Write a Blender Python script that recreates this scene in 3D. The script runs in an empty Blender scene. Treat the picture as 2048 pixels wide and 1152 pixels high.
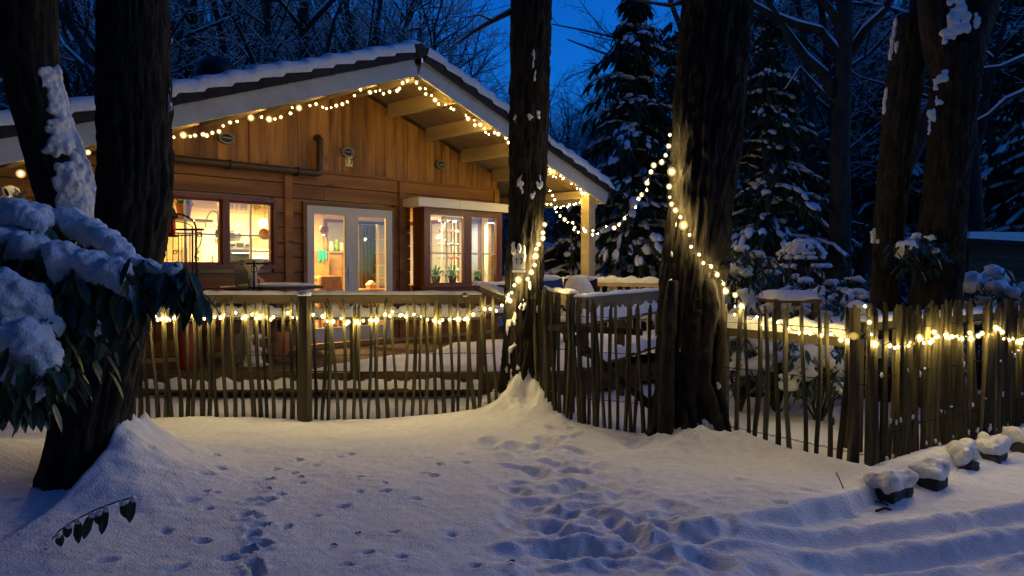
import bpy, math, random
import numpy as np
from mathutils import Vector, Matrix, noise
random.seed(7); np.random.seed(7)
SC = bpy.context.scene; COL = SC.collection
R = math.radians

# ------------------------------------------------------------------ camera, sky, sun
F = 1480.0; HV = 535.0; PITCH = math.atan((576 - HV) / F); CZ = 1.45
cam_d = bpy.data.cameras.new('camera'); cam = bpy.data.objects.new('camera', cam_d); COL.objects.link(cam)
cam.location = (0, 0, CZ); cam.rotation_euler = (R(90) - PITCH, 0, 0)
cam_d.sensor_width = 36; cam_d.lens = 36 * F / 2048; cam_d.clip_end = 600; cam_d.clip_start = .05
SC.camera = cam
SUN_AZ = R(7); SUN_EL = R(21)          # light arrives from the right, slightly beyond
w = bpy.data.worlds.new('World'); SC.world = w; w.use_nodes = True
nt = w.node_tree; nt.nodes.clear()
sky = nt.nodes.new('ShaderNodeTexSky'); sky.sky_type = 'NISHITA'; sky.sun_disc = False
sky.sun_elevation = R(4); sky.sun_rotation = R(90) - SUN_AZ; sky.air_density = 1.0; sky.dust_density = 0.0; sky.ozone_density = 4.0
mul = nt.nodes.new('ShaderNodeMix'); mul.data_type = 'RGBA'; mul.blend_type = 'MULTIPLY'; mul.inputs[0].default_value = 1
mul.inputs[7].default_value = (0.11, 1.28, 2.9, 1)
bg = nt.nodes.new('ShaderNodeBackground'); bg.inputs[1].default_value = 0.13
wo = nt.nodes.new('ShaderNodeOutputWorld')
nt.links.new(sky.outputs[0], mul.inputs[6]); nt.links.new(mul.outputs[2], bg.inputs[0]); nt.links.new(bg.outputs[0], wo.inputs[0])
sd = bpy.data.lights.new('low_sun', 'SUN'); so = bpy.data.objects.new('low_sun', sd); COL.objects.link(so)
sd.energy = 0.2; sd.angle = R(14); sd.color = (1, .84, .5)
Ldir = Vector((math.cos(SUN_AZ) * math.cos(SUN_EL), math.sin(SUN_AZ) * math.cos(SUN_EL), math.sin(SUN_EL)))
so.rotation_euler = Ldir.to_track_quat('Z', 'Y').to_euler()
SC.view_settings.view_transform = 'Standard'; SC.view_settings.look = 'None'
SC.view_settings.exposure = 0; SC.view_settings.gamma = 1; SC.view_settings.use_curve_mapping = False
SC.cycles.sample_clamp_indirect = 3; SC.cycles.sample_clamp_direct = 0
SC.cycles.max_bounces = 6; SC.cycles.diffuse_bounces = 3; SC.cycles.glossy_bounces = 2; SC.cycles.transparent_max_bounces = 12
SC.cycles.caustics_reflective = False; SC.cycles.caustics_refractive = False
SC.cycles.use_denoising = True

# ------------------------------------------------------------------ picture -> world
def ray(u, v):
    x = (u - 1024) / F; y = -(v - 576) / F
    return Vector((x, math.cos(PITCH) + y * math.sin(PITCH), -math.sin(PITCH) + y * math.cos(PITCH)))
O = Vector((0, 0, CZ))
def WY(u, v, Y):
    r = ray(u, v); return O + r * (Y / r.y)
def G(u, v, z=0.0):
    r = ray(u, v); return O + r * ((z - CZ) / r.z)
_r = ray(2450, HV); _n = math.hypot(_r.x, _r.y); HD = Vector((_r.x / _n, _r.y / _n, 0)); HI = Vector((-HD.y, HD.x, 0))
HANG = math.atan2(HD.y, HD.x)
_r = ray(696, HV); HP = Vector((_r.x * 11.3 / _r.y, 11.3, 0))
def H2W(x, y, z): return HP + HD * x + HI * y + Vector((0, 0, z))
def HL(u, v, y):            # point of house plane y hit by a picture ray, in house coordinates
    r = ray(u, v); t = (y + HP.dot(HI)) / (r.dot(HI)); P = O + r * t
    return Vector(((P - HP).dot(HD), y, P.z))

# ------------------------------------------------------------------ materials
MATS = {}
def newmat(name):
    m = bpy.data.materials.new(name); m.use_nodes = True; MATS[name] = m
    return m, m.node_tree, m.node_tree.nodes['Principled BSDF']
def plain(name, c, rough=.6, metal=0, emit=None, es=0, spec=.5):
    m, t, b = newmat(name); b.inputs['Base Color'].default_value = (*c, 1); b.inputs['Roughness'].default_value = rough
    b.inputs['Metallic'].default_value = metal; b.inputs['Specular IOR Level'].default_value = spec
    if emit: b.inputs['Emission Color'].default_value = (*emit, 1); b.inputs['Emission Strength'].default_value = es
    return m
def noisy(name, c1, c2, scale=6, stretch=(1, 1, 1), rough=.75, bump=.3, detail=5, bdist=.02, rnd=.25, c3=None, spec=.3, knots=False):
    m, t, b = newmat(name); N = t.nodes; L = t.links
    tc = N.new('ShaderNodeTexCoord'); mp = N.new('ShaderNodeMapping'); mp.inputs['Scale'].default_value = stretch
    oi = N.new('ShaderNodeObjectInfo')
    ad = N.new('ShaderNodeVectorMath'); ad.operation = 'ADD'
    ms = N.new('ShaderNodeVectorMath'); ms.operation = 'SCALE'; ms.inputs[0].default_value = (13, 7, 11)
    L.new(oi.outputs['Random'], ms.inputs['Scale'])
    L.new(tc.outputs['Object'], mp.inputs[0]); L.new(mp.outputs[0], ad.inputs[0]); L.new(ms.outputs[0], ad.inputs[1])
    n = N.new('ShaderNodeTexNoise'); n.inputs['Scale'].default_value = scale; n.inputs['Detail'].default_value = detail; n.inputs['Roughness'].default_value = .62
    L.new(ad.outputs[0], n.inputs['Vector'])
    cr = N.new('ShaderNodeValToRGB'); cr.color_ramp.elements[0].position = .32; cr.color_ramp.elements[1].position = .68
    cr.color_ramp.elements[0].color = (*c1, 1); cr.color_ramp.elements[1].color = (*c2, 1)
    if c3:
        e = cr.color_ramp.elements.new(.5); e.color = (*c3, 1)
    L.new(n.outputs['Fac'], cr.inputs[0])
    col = cr.outputs[0]
    if knots:
        vo = N.new('ShaderNodeTexVoronoi'); vo.inputs['Scale'].default_value = 2.6
        mp2 = N.new('ShaderNodeMapping'); mp2.inputs['Scale'].default_value = tuple(max(.45, s * .5) if s < .5 else 1.3 for s in stretch)
        ad2 = N.new('ShaderNodeVectorMath'); ad2.operation = 'ADD'
        L.new(tc.outputs['Object'], mp2.inputs[0]); L.new(mp2.outputs[0], ad2.inputs[0]); L.new(ms.outputs[0], ad2.inputs[1]); L.new(ad2.outputs[0], vo.inputs['Vector'])
        kr = N.new('ShaderNodeValToRGB'); kr.color_ramp.elements[0].position = .04; kr.color_ramp.elements[1].position = .13
        kr.color_ramp.elements[0].color = (.25, .2, .16, 1); kr.color_ramp.elements[1].color = (1, 1, 1, 1)
        L.new(vo.outputs['Distance'], kr.inputs[0])
        mk = N.new('ShaderNodeMix'); mk.data_type = 'RGBA'; mk.blend_type = 'MULTIPLY'; mk.inputs[0].default_value = 1
        L.new(col, mk.inputs[6]); L.new(kr.outputs[0], mk.inputs[7]); col = mk.outputs[2]
    hs = N.new('ShaderNodeHueSaturation')
    mr = N.new('ShaderNodeMapRange'); mr.inputs[3].default_value = 1 - rnd; mr.inputs[4].default_value = 1 + rnd
    L.new(oi.outputs['Random'], mr.inputs[0]); L.new(mr.outputs[0], hs.inputs['Value']); L.new(col, hs.inputs['Color'])
    L.new(hs.outputs[0], b.inputs['Base Color']); b.inputs['Roughness'].default_value = rough; b.inputs['Specular IOR Level'].default_value = spec
    if bump:
        bp = N.new('ShaderNodeBump'); bp.inputs['Strength'].default_value = bump; bp.inputs['Distance'].default_value = bdist
        L.new(n.outputs['Fac'], bp.inputs['Height']); L.new(bp.outputs[0], b.inputs['Normal'])
    return m
M = {}
def snowmat(name, c, s1, s2, d):
    m, t, b = newmat(name); N = t.nodes; L = t.links
    tc = N.new('ShaderNodeTexCoord')
    n1 = N.new('ShaderNodeTexNoise'); n1.inputs['Scale'].default_value = s1; n1.inputs['Detail'].default_value = 6; n1.inputs['Roughness'].default_value = .7
    n2 = N.new('ShaderNodeTexNoise'); n2.inputs['Scale'].default_value = s2; n2.inputs['Detail'].default_value = 2
    L.new(tc.outputs['Object'], n1.inputs['Vector']); L.new(tc.outputs['Object'], n2.inputs['Vector'])
    ad = N.new('ShaderNodeMath'); ad.operation = 'MULTIPLY_ADD'; ad.inputs[1].default_value = .35
    L.new(n2.outputs['Fac'], ad.inputs[0]); L.new(n1.outputs['Fac'], ad.inputs[2])
    bp = N.new('ShaderNodeBump'); bp.inputs['Strength'].default_value = .6; bp.inputs['Distance'].default_value = d
    L.new(ad.outputs[0], bp.inputs['Height']); L.new(bp.outputs[0], b.inputs['Normal'])
    cr = N.new('ShaderNodeValToRGB'); cr.color_ramp.elements[0].color = (c[0] * .9, c[1] * .9, c[2] * .9, 1); cr.color_ramp.elements[1].color = (*c, 1)
    cr.color_ramp.elements[0].position = .3; cr.color_ramp.elements[1].position = .6
    L.new(n1.outputs['Fac'], cr.inputs[0]); L.new(cr.outputs[0], b.inputs['Base Color'])
    b.inputs['Roughness'].default_value = .75; b.inputs['Specular IOR Level'].default_value = .25
    return m
M['snow'] = snowmat('snow', (.82, .82, .81), 14, 110, .035)
M['bark'] = noisy('dark_bark', (.008, .007, .005), (.05, .039, .026), 16, (1, 1, .3), .95, 1.0, 10, .05, .1, (.022, .018, .012))
M['bark2'] = noisy('forest_bark', (.012, .011, .010), (.045, .039, .034), 9, (1, 1, .35), .95, .5, 5, .03, .2)
M['picket'] = noisy('split_chestnut', (.035, .03, .014), (.13, .11, .05), 22, (1, 1, .12), .85, .6, 6, .01, .35)
M['postwood'] = noisy('weathered_post', (.03, .024, .013), (.09, .07, .035), 14, (1, 1, .1), .85, .5, 6, .01, .1)
M['deckwood'] = noisy('stained_plank', (.05, .028, .014), (.14, .08, .04), 8, (.12, 1, 1), .8, .4, 6, .01, .2)
M['railwood'] = noisy('grey_rail_wood', (.10, .075, .045), (.22, .17, .10), 10, (.1, 1, 1), .8, .4, 6, .01, .15)
M['vplank'] = noisy('larch_upright', (.11, .044, .010), (.40, .195, .045), 7, (1, 1, .10), .6, .25, 6, .01, .3, (.27, .12, .026), .4, True)
M['hplank'] = noisy('larch_level', (.13, .048, .010), (.33, .145, .026), 6, (.08, 1, 1), .6, .25, 6, .01, .25, (.22, .09, .016), .4, True)
M['purlin'] = noisy('pale_purlin', (.34, .25, .13), (.5, .38, .2), 6, (1, .1, 1), .6, .15, 4, .01, .06)
M['soffit'] = noisy('soffit_board', (.20, .135, .07), (.33, .23, .12), 6, (.1, 1, 1), .65, .2, 5, .01, .1)
M['fascia'] = noisy('painted_fascia', (.42, .40, .36), (.52, .50, .46), 5, (1, 1, 1), .55, .08, 5, .004, .02)
M['tile'] = noisy('dark_roof_tile', (.018, .014, .013), (.04, .032, .03), 12, (1, 1, 1), .8, .3, 4, .01, .25)
M['redframe'] = noisy('red_brown_frame', (.11, .03, .010), (.19, .058, .016), 8, (1, 1, .2), .4, .1, 4, .005, .05, None, .5)
M['greyframe'] = plain('grey_door_paint', (.52, .50, .43), .4)
M['canopy'] = plain('cream_canopy_paint', (.72, .68, .58), .45)
M['iron'] = plain('black_iron', (.015, .014, .014), .5, .6)
M['steel'] = plain('brushed_steel', (.5, .5, .5), .3, .9)
M['dimgrey'] = plain('dull_grey_metal', (.16, .15, .13), .45, .3)
M['duct'] = plain('dark_drainpipe', (.045, .03, .022), .45)
M['cream'] = plain('cream_boarding', (.78, .68, .46), .6)
M['whitep'] = plain('white_cabinet', (.78, .74, .66), .5)
M['blackp'] = plain('black_enamel', (.02, .02, .02), .25)
M['orange'] = plain('terracotta', (.6, .22, .08), .7)
M['teal'] = plain('teal_cloth', (.03, .42, .40), .9)
M['brownl'] = plain('brown_leather', (.20, .09, .035), .6)
M['oak'] = noisy('oak_furniture', (.30, .17, .07), (.45, .28, .13), 8, (.2, 1, 1), .5, .1, 4, .005, .1)
M['red'] = plain('red_paint', (.65, .02, .012), .4)
M['dullred'] = plain('dull_red_paint', (.22, .015, .01), .6)
M['plantg'] = noisy('houseplant_green', (.12, .26, .03), (.30, .50, .10), 14, (1, 1, 1), .5, .1, 3, .005, .25)
M['leaf'] = noisy('evergreen_leaf', (.018, .038, .014), (.045, .085, .028), 9, (1, 1, 1), .38, .25, 3, .005, .3, None, .5)
M['needle'] = noisy('conifer_green', (.008, .018, .009), (.03, .05, .022), 7, (1, 1, 1), .8, .2, 3, .01, .2)
M['stone'] = noisy('edging_stone', (.02, .02, .022), (.06, .06, .062), 12, (1, 1, 1), .9, .6, 5, .01, .2)
M['signw'] = plain('white_plate', (.75, .75, .72), .4)
M['signy'] = plain('yellow_plate', (.8, .68, .2), .4)
M['ink'] = plain('black_ink', (.01, .01, .01), .5)
M['cable'] = plain('green_cable', (.015, .03, .012), .6)
M['greyblind'] = plain('grey_blind', (.32, .34, .42), .8)
M['shellw'] = plain('white_mineral', (.8, .78, .7), .4)
M['olive'] = plain('olive_curtain', (.16, .13, .07), .9)
M['lampglow'] = plain('lamp_globe', (1, .9, .7), .5, 0, (1, .74, .36), 14)
M['bulb'] = plain('warm_bulb', (1, .85, .5), .4, 0, (1, .74, .28), 850)
M['bulb2'] = plain('warm_gable_bulb', (1, .85, .5), .4, 0, (1, .66, .17), 290)
M['caselamp'] = plain('case_lamp', (1, 1, .9), .5, 0, (1, .93, .7), 30)
def tilemat():
    m, t, b = newmat('patterned_tile'); N = t.nodes; L = t.links
    tc = N.new('ShaderNodeTexCoord'); ch = N.new('ShaderNodeTexChecker'); ch.inputs['Scale'].default_value = 22
    ch.inputs['Color1'].default_value = (.8, .72, .5, 1); ch.inputs['Color2'].default_value = (.35, .33, .28, 1)
    mp = N.new('ShaderNodeMapping'); mp.inputs['Rotation'].default_value = (0, R(45), 0)
    L.new(tc.outputs['Object'], mp.inputs[0]); L.new(mp.outputs[0], ch.inputs[0]); L.new(ch.outputs[0], b.inputs['Base Color'])
    return m
M['tilew'] = tilemat()
def glassmat():
    m = bpy.data.materials.new('window_glass'); m.use_nodes = True; t = m.node_tree; t.nodes.clear()
    tr = t.nodes.new('ShaderNodeBsdfTransparent'); gl = t.nodes.new('ShaderNodeBsdfGlossy'); gl.inputs['Roughness'].default_value = .03
    tr.inputs[0].default_value = (.93, .95, .93, 1)
    mx = t.nodes.new('ShaderNodeMixShader'); mx.inputs[0].default_value = .09; o = t.nodes.new('ShaderNodeOutputMaterial')
    t.links.new(tr.outputs[0], mx.inputs[1]); t.links.new(gl.outputs[0], mx.inputs[2]); t.links.new(mx.outputs[0], o.inputs[0])
    return m
M['glass'] = glassmat()

# ------------------------------------------------------------------ mesh building
def cs(n): return [(math.cos(2 * math.pi * i / n), math.sin(2 * math.pi * i / n)) for i in range(n)]
class MB:
    def __init__(s): s.v = []; s.f = []
    def box(s, c, size, rot=None):
        c = Vector(c); a, b, d = (x / 2 for x in size); k = len(s.v)
        for p in ((-a, -b, -d), (a, -b, -d), (a, b, -d), (-a, b, -d), (-a, -b, d), (a, -b, d), (a, b, d), (-a, b, d)):
            p = Vector(p)
            if rot is not None: p = rot @ p
            s.v.append(c + p)
        s.f += [(k, k + 3, k + 2, k + 1), (k + 4, k + 5, k + 6, k + 7), (k, k + 1, k + 5, k + 4), (k + 1, k + 2, k + 6, k + 5), (k + 2, k + 3, k + 7, k + 6), (k + 3, k, k + 4, k + 7)]
        return s
    def bb(s, x0, x1, y0, y1, z0, z1): return s.box(((x0 + x1) / 2, (y0 + y1) / 2, (z0 + z1) / 2), (abs(x1 - x0), abs(y1 - y0), abs(z1 - z0)))
    def tube(s, pts, rad, n=6, caps=True, jit=0, flat=1.0):
        pts = [Vector(p) for p in pts]
        if not isinstance(rad, (list, tuple)): rad = [rad] * len(pts)
        k = len(s.v); C_ = cs(n); up = None
        for i, p in enumerate(pts):
            d = (pts[min(i + 1, len(pts) - 1)] - pts[max(i - 1, 0)])
            if d.length < 1e-9: d = Vector((0, 0, 1))
            d.normalize()
            if up is None: a = Vector((0, 0, 1)) if abs(d.z) < .9 else Vector((1, 0, 0)); up = a
            x = up.cross(d)
            if x.length < 1e-4: x = Vector((1, 0, 0)).cross(d)
            x.normalize(); y = d.cross(x); up = y if abs(d.z) > .9 or True else up
            for c, q in C_:
                r = rad[i] * (1 + (random.uniform(-jit, jit) if jit else 0))
                s.v.append(p + x * (c * r) + y * (q * r * flat))
        m = len(pts)
        for i in range(m - 1):
            for j in range(n):
                a = k + i * n + j; b = k + i * n + (j + 1) % n
                s.f.append((a, b, b + n, a + n))
        if caps and n > 2:
            s.f.append(tuple(k + j for j in reversed(range(n)))); s.f.append(tuple(k + (m - 1) * n + j for j in range(n)))
        return s
    def ell(s, c, r, n=10, m=6, rot=None, jit=0):
        c = Vector(c); r = r if isinstance(r, (tuple, list)) else (r, r, r); k = len(s.v)
        def put(p):
            p = Vector((p[0] * r[0], p[1] * r[1], p[2] * r[2]))
            if jit: p *= 1 + random.uniform(-jit, jit)
            if rot is not None: p = rot @ p
            s.v.append(c + p)
        put((0, 0, -1))
        for i in range(1, m):
            t = -math.pi / 2 + math.pi * i / m
            for cc, q in cs(n): put((cc * math.cos(t), q * math.cos(t), math.sin(t)))
        put((0, 0, 1))
        for j in range(n): s.f.append((k, k + 1 + (j + 1) % n, k + 1 + j))
        for i in range(m - 2):
            for j in range(n):
                a = k + 1 + i * n + j; b = k + 1 + i * n + (j + 1) % n
                s.f.append((a, b, b + n, a + n))
        e = len(s.v) - 1
        for j in range(n): s.f.append((e, e - n + j, e - n + (j + 1) % n))
        return s
    def lathe(s, prof, c=(0, 0, 0), n=14):
        c = Vector(c); k = len(s.v); C_ = cs(n)
        for r, z in prof:
            for a, b in C_: s.v.append(c + Vector((a * r, b * r, z)))
        for i in range(len(prof) - 1):
            for j in range(n):
                a = k + i * n + j; b = k + i * n + (j + 1) % n
                s.f.append((a, b, b + n, a + n))
        s.f.append(tuple(k + j for j in reversed(range(n)))); s.f.append(tuple(k + (len(prof) - 1) * n + j for j in range(n)))
        return s
    def prism(s, poly, y0, y1):      # polygon in x,z pushed through y
        k = len(s.v); n = len(poly)
        for y in (y0, y1):
            for x, z in poly: s.v.append(Vector((x, y, z)))
        s.f.append(tuple(range(k, k + n))); s.f.append(tuple(k + n + j for j in reversed(range(n))))
        for j in range(n): s.f.append((k + (j + 1) % n, k + j, k + n + j, k + n + (j + 1) % n))
        return s
    def leaf(s, base, d, L, W, up=Vector((0, 0, 1)), droop=.25, fold=.2):
        d = d.normalized(); x = d.cross(up)
        if x.length < 1e-3: x = Vector((1, 0, 0))
        x.normalize(); nn = x.cross(d); k = len(s.v)
        for t, wv in ((0, .12), (.3, .85), (.62, 1), (.86, .6), (1, .03)):
            c = base + d * (L * t) - Vector((0, 0, 1)) * (droop * L * t * t)
            s.v += [c - x * (W / 2 * wv) + nn * (fold * W * wv * .5), c, c + x * (W / 2 * wv) + nn * (fold * W * wv * .5)]
        for i in range(4):
            a = k + 3 * i; s.f += [(a, a + 1, a + 4, a + 3), (a + 1, a + 2, a + 5, a + 4)]
        return s
    def mesh(s, name, mat, smooth=False, origin=None, inv=None):
        me = bpy.data.meshes.new(name); vs = s.v
        if inv is not None: vs = [inv @ Vector(p) for p in vs]
        elif origin is not None: vs = [Vector(p) - origin for p in vs]
        me.from_pydata([tuple(p) for p in vs], [], s.f); me.materials.append(mat)
        if smooth: me.polygons.foreach_set('use_smooth', [True] * len(me.polygons))
        me.update(); return me
    def build(s, name, mat, parent=None, smooth=False, loc=None, world=True):
        """parent given and world=True: vertices are world points, moved into the parent's frame."""
        inv = None
        if parent is not None and world: inv = PM[parent.name].inverted()
        me = s.mesh(name, mat, smooth, Vector(loc) if loc is not None else None, inv)
        return link(name, me, parent, loc)
PM = {}
def link(name, me, parent=None, loc=None):
    o = bpy.data.objects.new(name, me); COL.objects.link(o)
    if parent is not None: o.parent = parent
    if loc is not None: o.location = loc
    return o
def tag(o, label, cat, group=None, kind=None):
    if label: o['label'] = label
    if cat: o['category'] = cat
    if group: o['group'] = group
    if kind: o['kind'] = kind
    return o
def thing(name, label, cat, loc=(0, 0, 0), rz=0, group=None):
    o = bpy.data.objects.new(name, None); COL.objects.link(o); o.location = loc; o.rotation_euler = (0, 0, rz)
    o.empty_display_size = .1
    tag(o, label, cat, group); PM[o.name] = Matrix.Translation(Vector(loc)) @ Matrix.Rotation(rz, 4, 'Z'); return o
def sub(o): PM[o.name] = PM[o.parent.name].copy(); return o       # lets a part carry sub-parts in world points
def hthing(name, label, cat, x, y, z, group=None):                # a thing set out in house directions
    return thing(name, label, cat, H2W(x, y, z), HANG, group)
def remesh(mb, name, mat, vox, parent=None, smooth_it=2, rough=0, rs=6, loc=None):
    me = mb.mesh(name + '_src', mat); o = bpy.data.objects.new('tmp', me); COL.objects.link(o)
    md = o.modifiers.new('r', 'REMESH'); md.mode = 'VOXEL'; md.voxel_size = vox; md.use_smooth_shade = True
    if smooth_it:
        ms = o.modifiers.new('s', 'SMOOTH'); ms.iterations = smooth_it; ms.factor = .5
    dg = bpy.context.evaluated_depsgraph_get(); dg.update()
    m2 = bpy.data.meshes.new_from_object(o.evaluated_get(dg)); m2.name = name
    bpy.data.objects.remove(o); bpy.data.meshes.remove(me)
    inv = PM[parent.name].inverted() if parent is not None else (Matrix.Translation(-Vector(loc)) if loc is not None else Matrix.Identity(4))
    n = len(m2.vertices); co = np.empty(n * 3); m2.vertices.foreach_get('co', co); co = co.reshape(-1, 3)
    if rough and n:
        no = np.empty(n * 3); m2.vertices.foreach_get('normal', no); no = no.reshape(-1, 3)
        for i in range(n):
            p = Vector(co[i]); co[i] += no[i] * (rough * (noise.noise(p * rs) + .5 * noise.noise(p * rs * 2.7)))
    Mi = np.array(inv); co = co @ Mi[:3, :3].T + Mi[:3, 3]
    m2.vertices.foreach_set('co', co.ravel()); m2.materials.clear(); m2.materials.append(mat)
    m2.polygons.foreach_set('use_smooth', [True] * len(m2.polygons)); m2.update()
    return link(name, m2, parent, loc)
def snowstrip(mb, p0, p1, wid, hgt, step=.05, lump=.35, seed=0, freq=5, gaps=0, ends=True):
    p0, p1 = Vector(p0), Vector(p1); L = (p1 - p0).length; n = max(2, int(L / step)); d = (p1 - p0).normalized(); x = d.cross(Vector((0, 0, 1))).normalized()
    k = len(mb.v); prof = [(-1.02, -.12), (-1.06, .3), (-.8, .78), (-.35, 1), (.35, 1), (.8, .78), (1.06, .3), (1.02, -.12)]
    for i in range(n + 1):
        t = i / n; c = p0.lerp(p1, t); e = min(1, min(i, n - i) / 1.5 + .25) if ends else 1
        nz = noise.noise(Vector((t * L * freq, seed * 3.1, 0))) + .5 * noise.noise(Vector((t * L * freq * 2.6, seed, 5)))
        h = hgt * max(.12, (1 + lump * 1.6 * nz)) * e; wv = wid / 2 * (1 + .12 * noise.noise(Vector((t * L * 4, seed, 9)))) * (.75 + .25 * e)
        if gaps and noise.noise(Vector((t * L * 3, seed * 7, 2))) > gaps: h *= .15
        for a, b in prof: mb.v.append(c + x * (a * wv) + Vector((0, 0, b * h - .003)))
    m = len(prof)
    for i in range(n):
        for j in range(m - 1):
            a = k + i * m + j; mb.f.append((a, a + 1, a + 1 + m, a + m))
    mb.f.append(tuple(k + j for j in range(m))[::-1]); mb.f.append(tuple(k + n * m + j for j in range(m)))
    return mb

# ------------------------------------------------------------------ snow ground
def vnoise(x, y, s):
    rng = np.random.RandomState(s); T = rng.rand(256, 256)
    xi = np.floor(x).astype(int); yi = np.floor(y).astype(int); fx = x - xi; fy = y - yi
    fx = fx * fx * fx * (fx * (fx * 6 - 15) + 10); fy = fy * fy * fy * (fy * (fy * 6 - 15) + 10)
    g = lambda a, b: T[a % 256, b % 256]
    return (g(xi, yi) * (1 - fx) + g(xi + 1, yi) * fx) * (1 - fy) + (g(xi, yi + 1) * (1 - fx) + g(xi + 1, yi + 1) * fx) * fy - .5
def fbm(x, y, s, o=4):
    r = 0; a = 1
    for i in range(o): r = r + a * vnoise(x * 2 ** i + i * 17.3, y * 2 ** i + i * 9.1, s + i); a *= .5
    return r
def ss(t): t = np.clip(t, 0, 1); return t * t * (3 - 2 * t)
eb = [(1797, 1008, .27, .18, 'edging stone at the left end of the row, with a broad sloping snow cap'), (1876, 986, .20, .18, 'edging stone with a tall square snow cap, second from the left'), (1941, 950, .22, .18, 'edging stone with a cleft snow cap, third from the left'), (1998, 930, .22, .18, 'edging stone with a rounded snow cap, fourth from the left'), (2056, 908, .26, .18, 'edging stone at the right picture edge, snow heaped on it')]
EBP = [G(u, v, -.11) for u, v, *_ in eb]
LIPX = [-2, 1.2, 1.75, 2.15] + [p.x for p in EBP] + [6, 9, 40]; LIPY = [3.2, 4.2, 4.45, 4.68] + [p.y + .16 for p in EBP] + [7.5, 9.9, 32]
SMALL = [(75,281),(55,358),(20,362),(30,410),(15,312),(250,300),(245,332),(235,375),(200,378),(300,350),(172,433),(210,433),(218,463),(197,498),(232,530),(175,555),(190,595),(215,635),(325,465),(430,420),(530,387),(595,340),(690,310),(685,342),(595,287),(830,268),(870,275),(890,236),(848,213),(970,200),(990,230),(565,195),(520,205),(370,220),(430,237),(285,257),(350,268),(385,305),(625,560),(750,577),(935,490),(720,478),(545,608),(1025,610),(805,358),(60,230),(260,371),(205,612),(10,520)]
BIG = [(1130,215),(1165,175),(1380,255),(1345,120),(1180,325),(1180,437),(1270,530),(1350,535),(1440,480),(1560,555),(1690,570),(1620,490),(1950,450),(1780,412),(1350,410),(1250,270),(1290,160),(1410,190),(1330,235),(1500,420),(1560,460),(1480,560),(1880,600),(1300,460),(1230,380),(1410,320),(1230,620),(1760,520),(1340,330),(1200,250),(1080,160)]
rp = random.Random(3)
PR = []
for (a, b) in SMALL:
    p = G(a / 1.862 + 400, b / 1.862 + 800); tk_ = 1.35 if 150 < a < 260 else 1; PR.append((p.x, p.y, rp.uniform(.018, .028) * tk_, rp.uniform(.028, .045) * tk_, rp.uniform(.028, .048) * tk_ ** 2, rp.uniform(-.9, .9) - .5))
for (a, b) in BIG:
    p = G(a / 1.862 + 400, b / 1.862 + 800); PR.append((p.x, p.y, rp.uniform(.055, .085), rp.uniform(.10, .16), rp.uniform(.025, .05), rp.uniform(-.7, .7) - .9))
for (u, v) in [(20,1000),(60,1040),(210,1120),(330,1060),(380,1010),(350,1130),(300,960),(420,965),(460,1110),(120,960),(1560,1010),(1620,985),(1480,960),(1700,1000),(1440,1000)]:
    p = G(u, v); PR.append((p.x, p.y, .03, .06, .02, rp.uniform(-1, 1)))
for i in range(60):
    t = rp.random(); u = 1090 + (1330 - 1090) * t + rp.gauss(0, 1) * (40 + 170 * t); v = 870 + 280 * t + rp.gauss(0, 12)
    if v > 1180 or u < 1000: continue
    p = G(u, v); PR.append((p.x, p.y, rp.uniform(.035, .08), rp.uniform(.07, .14), rp.uniform(.01, .03), rp.uniform(-1.5, 1.5)))
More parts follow.
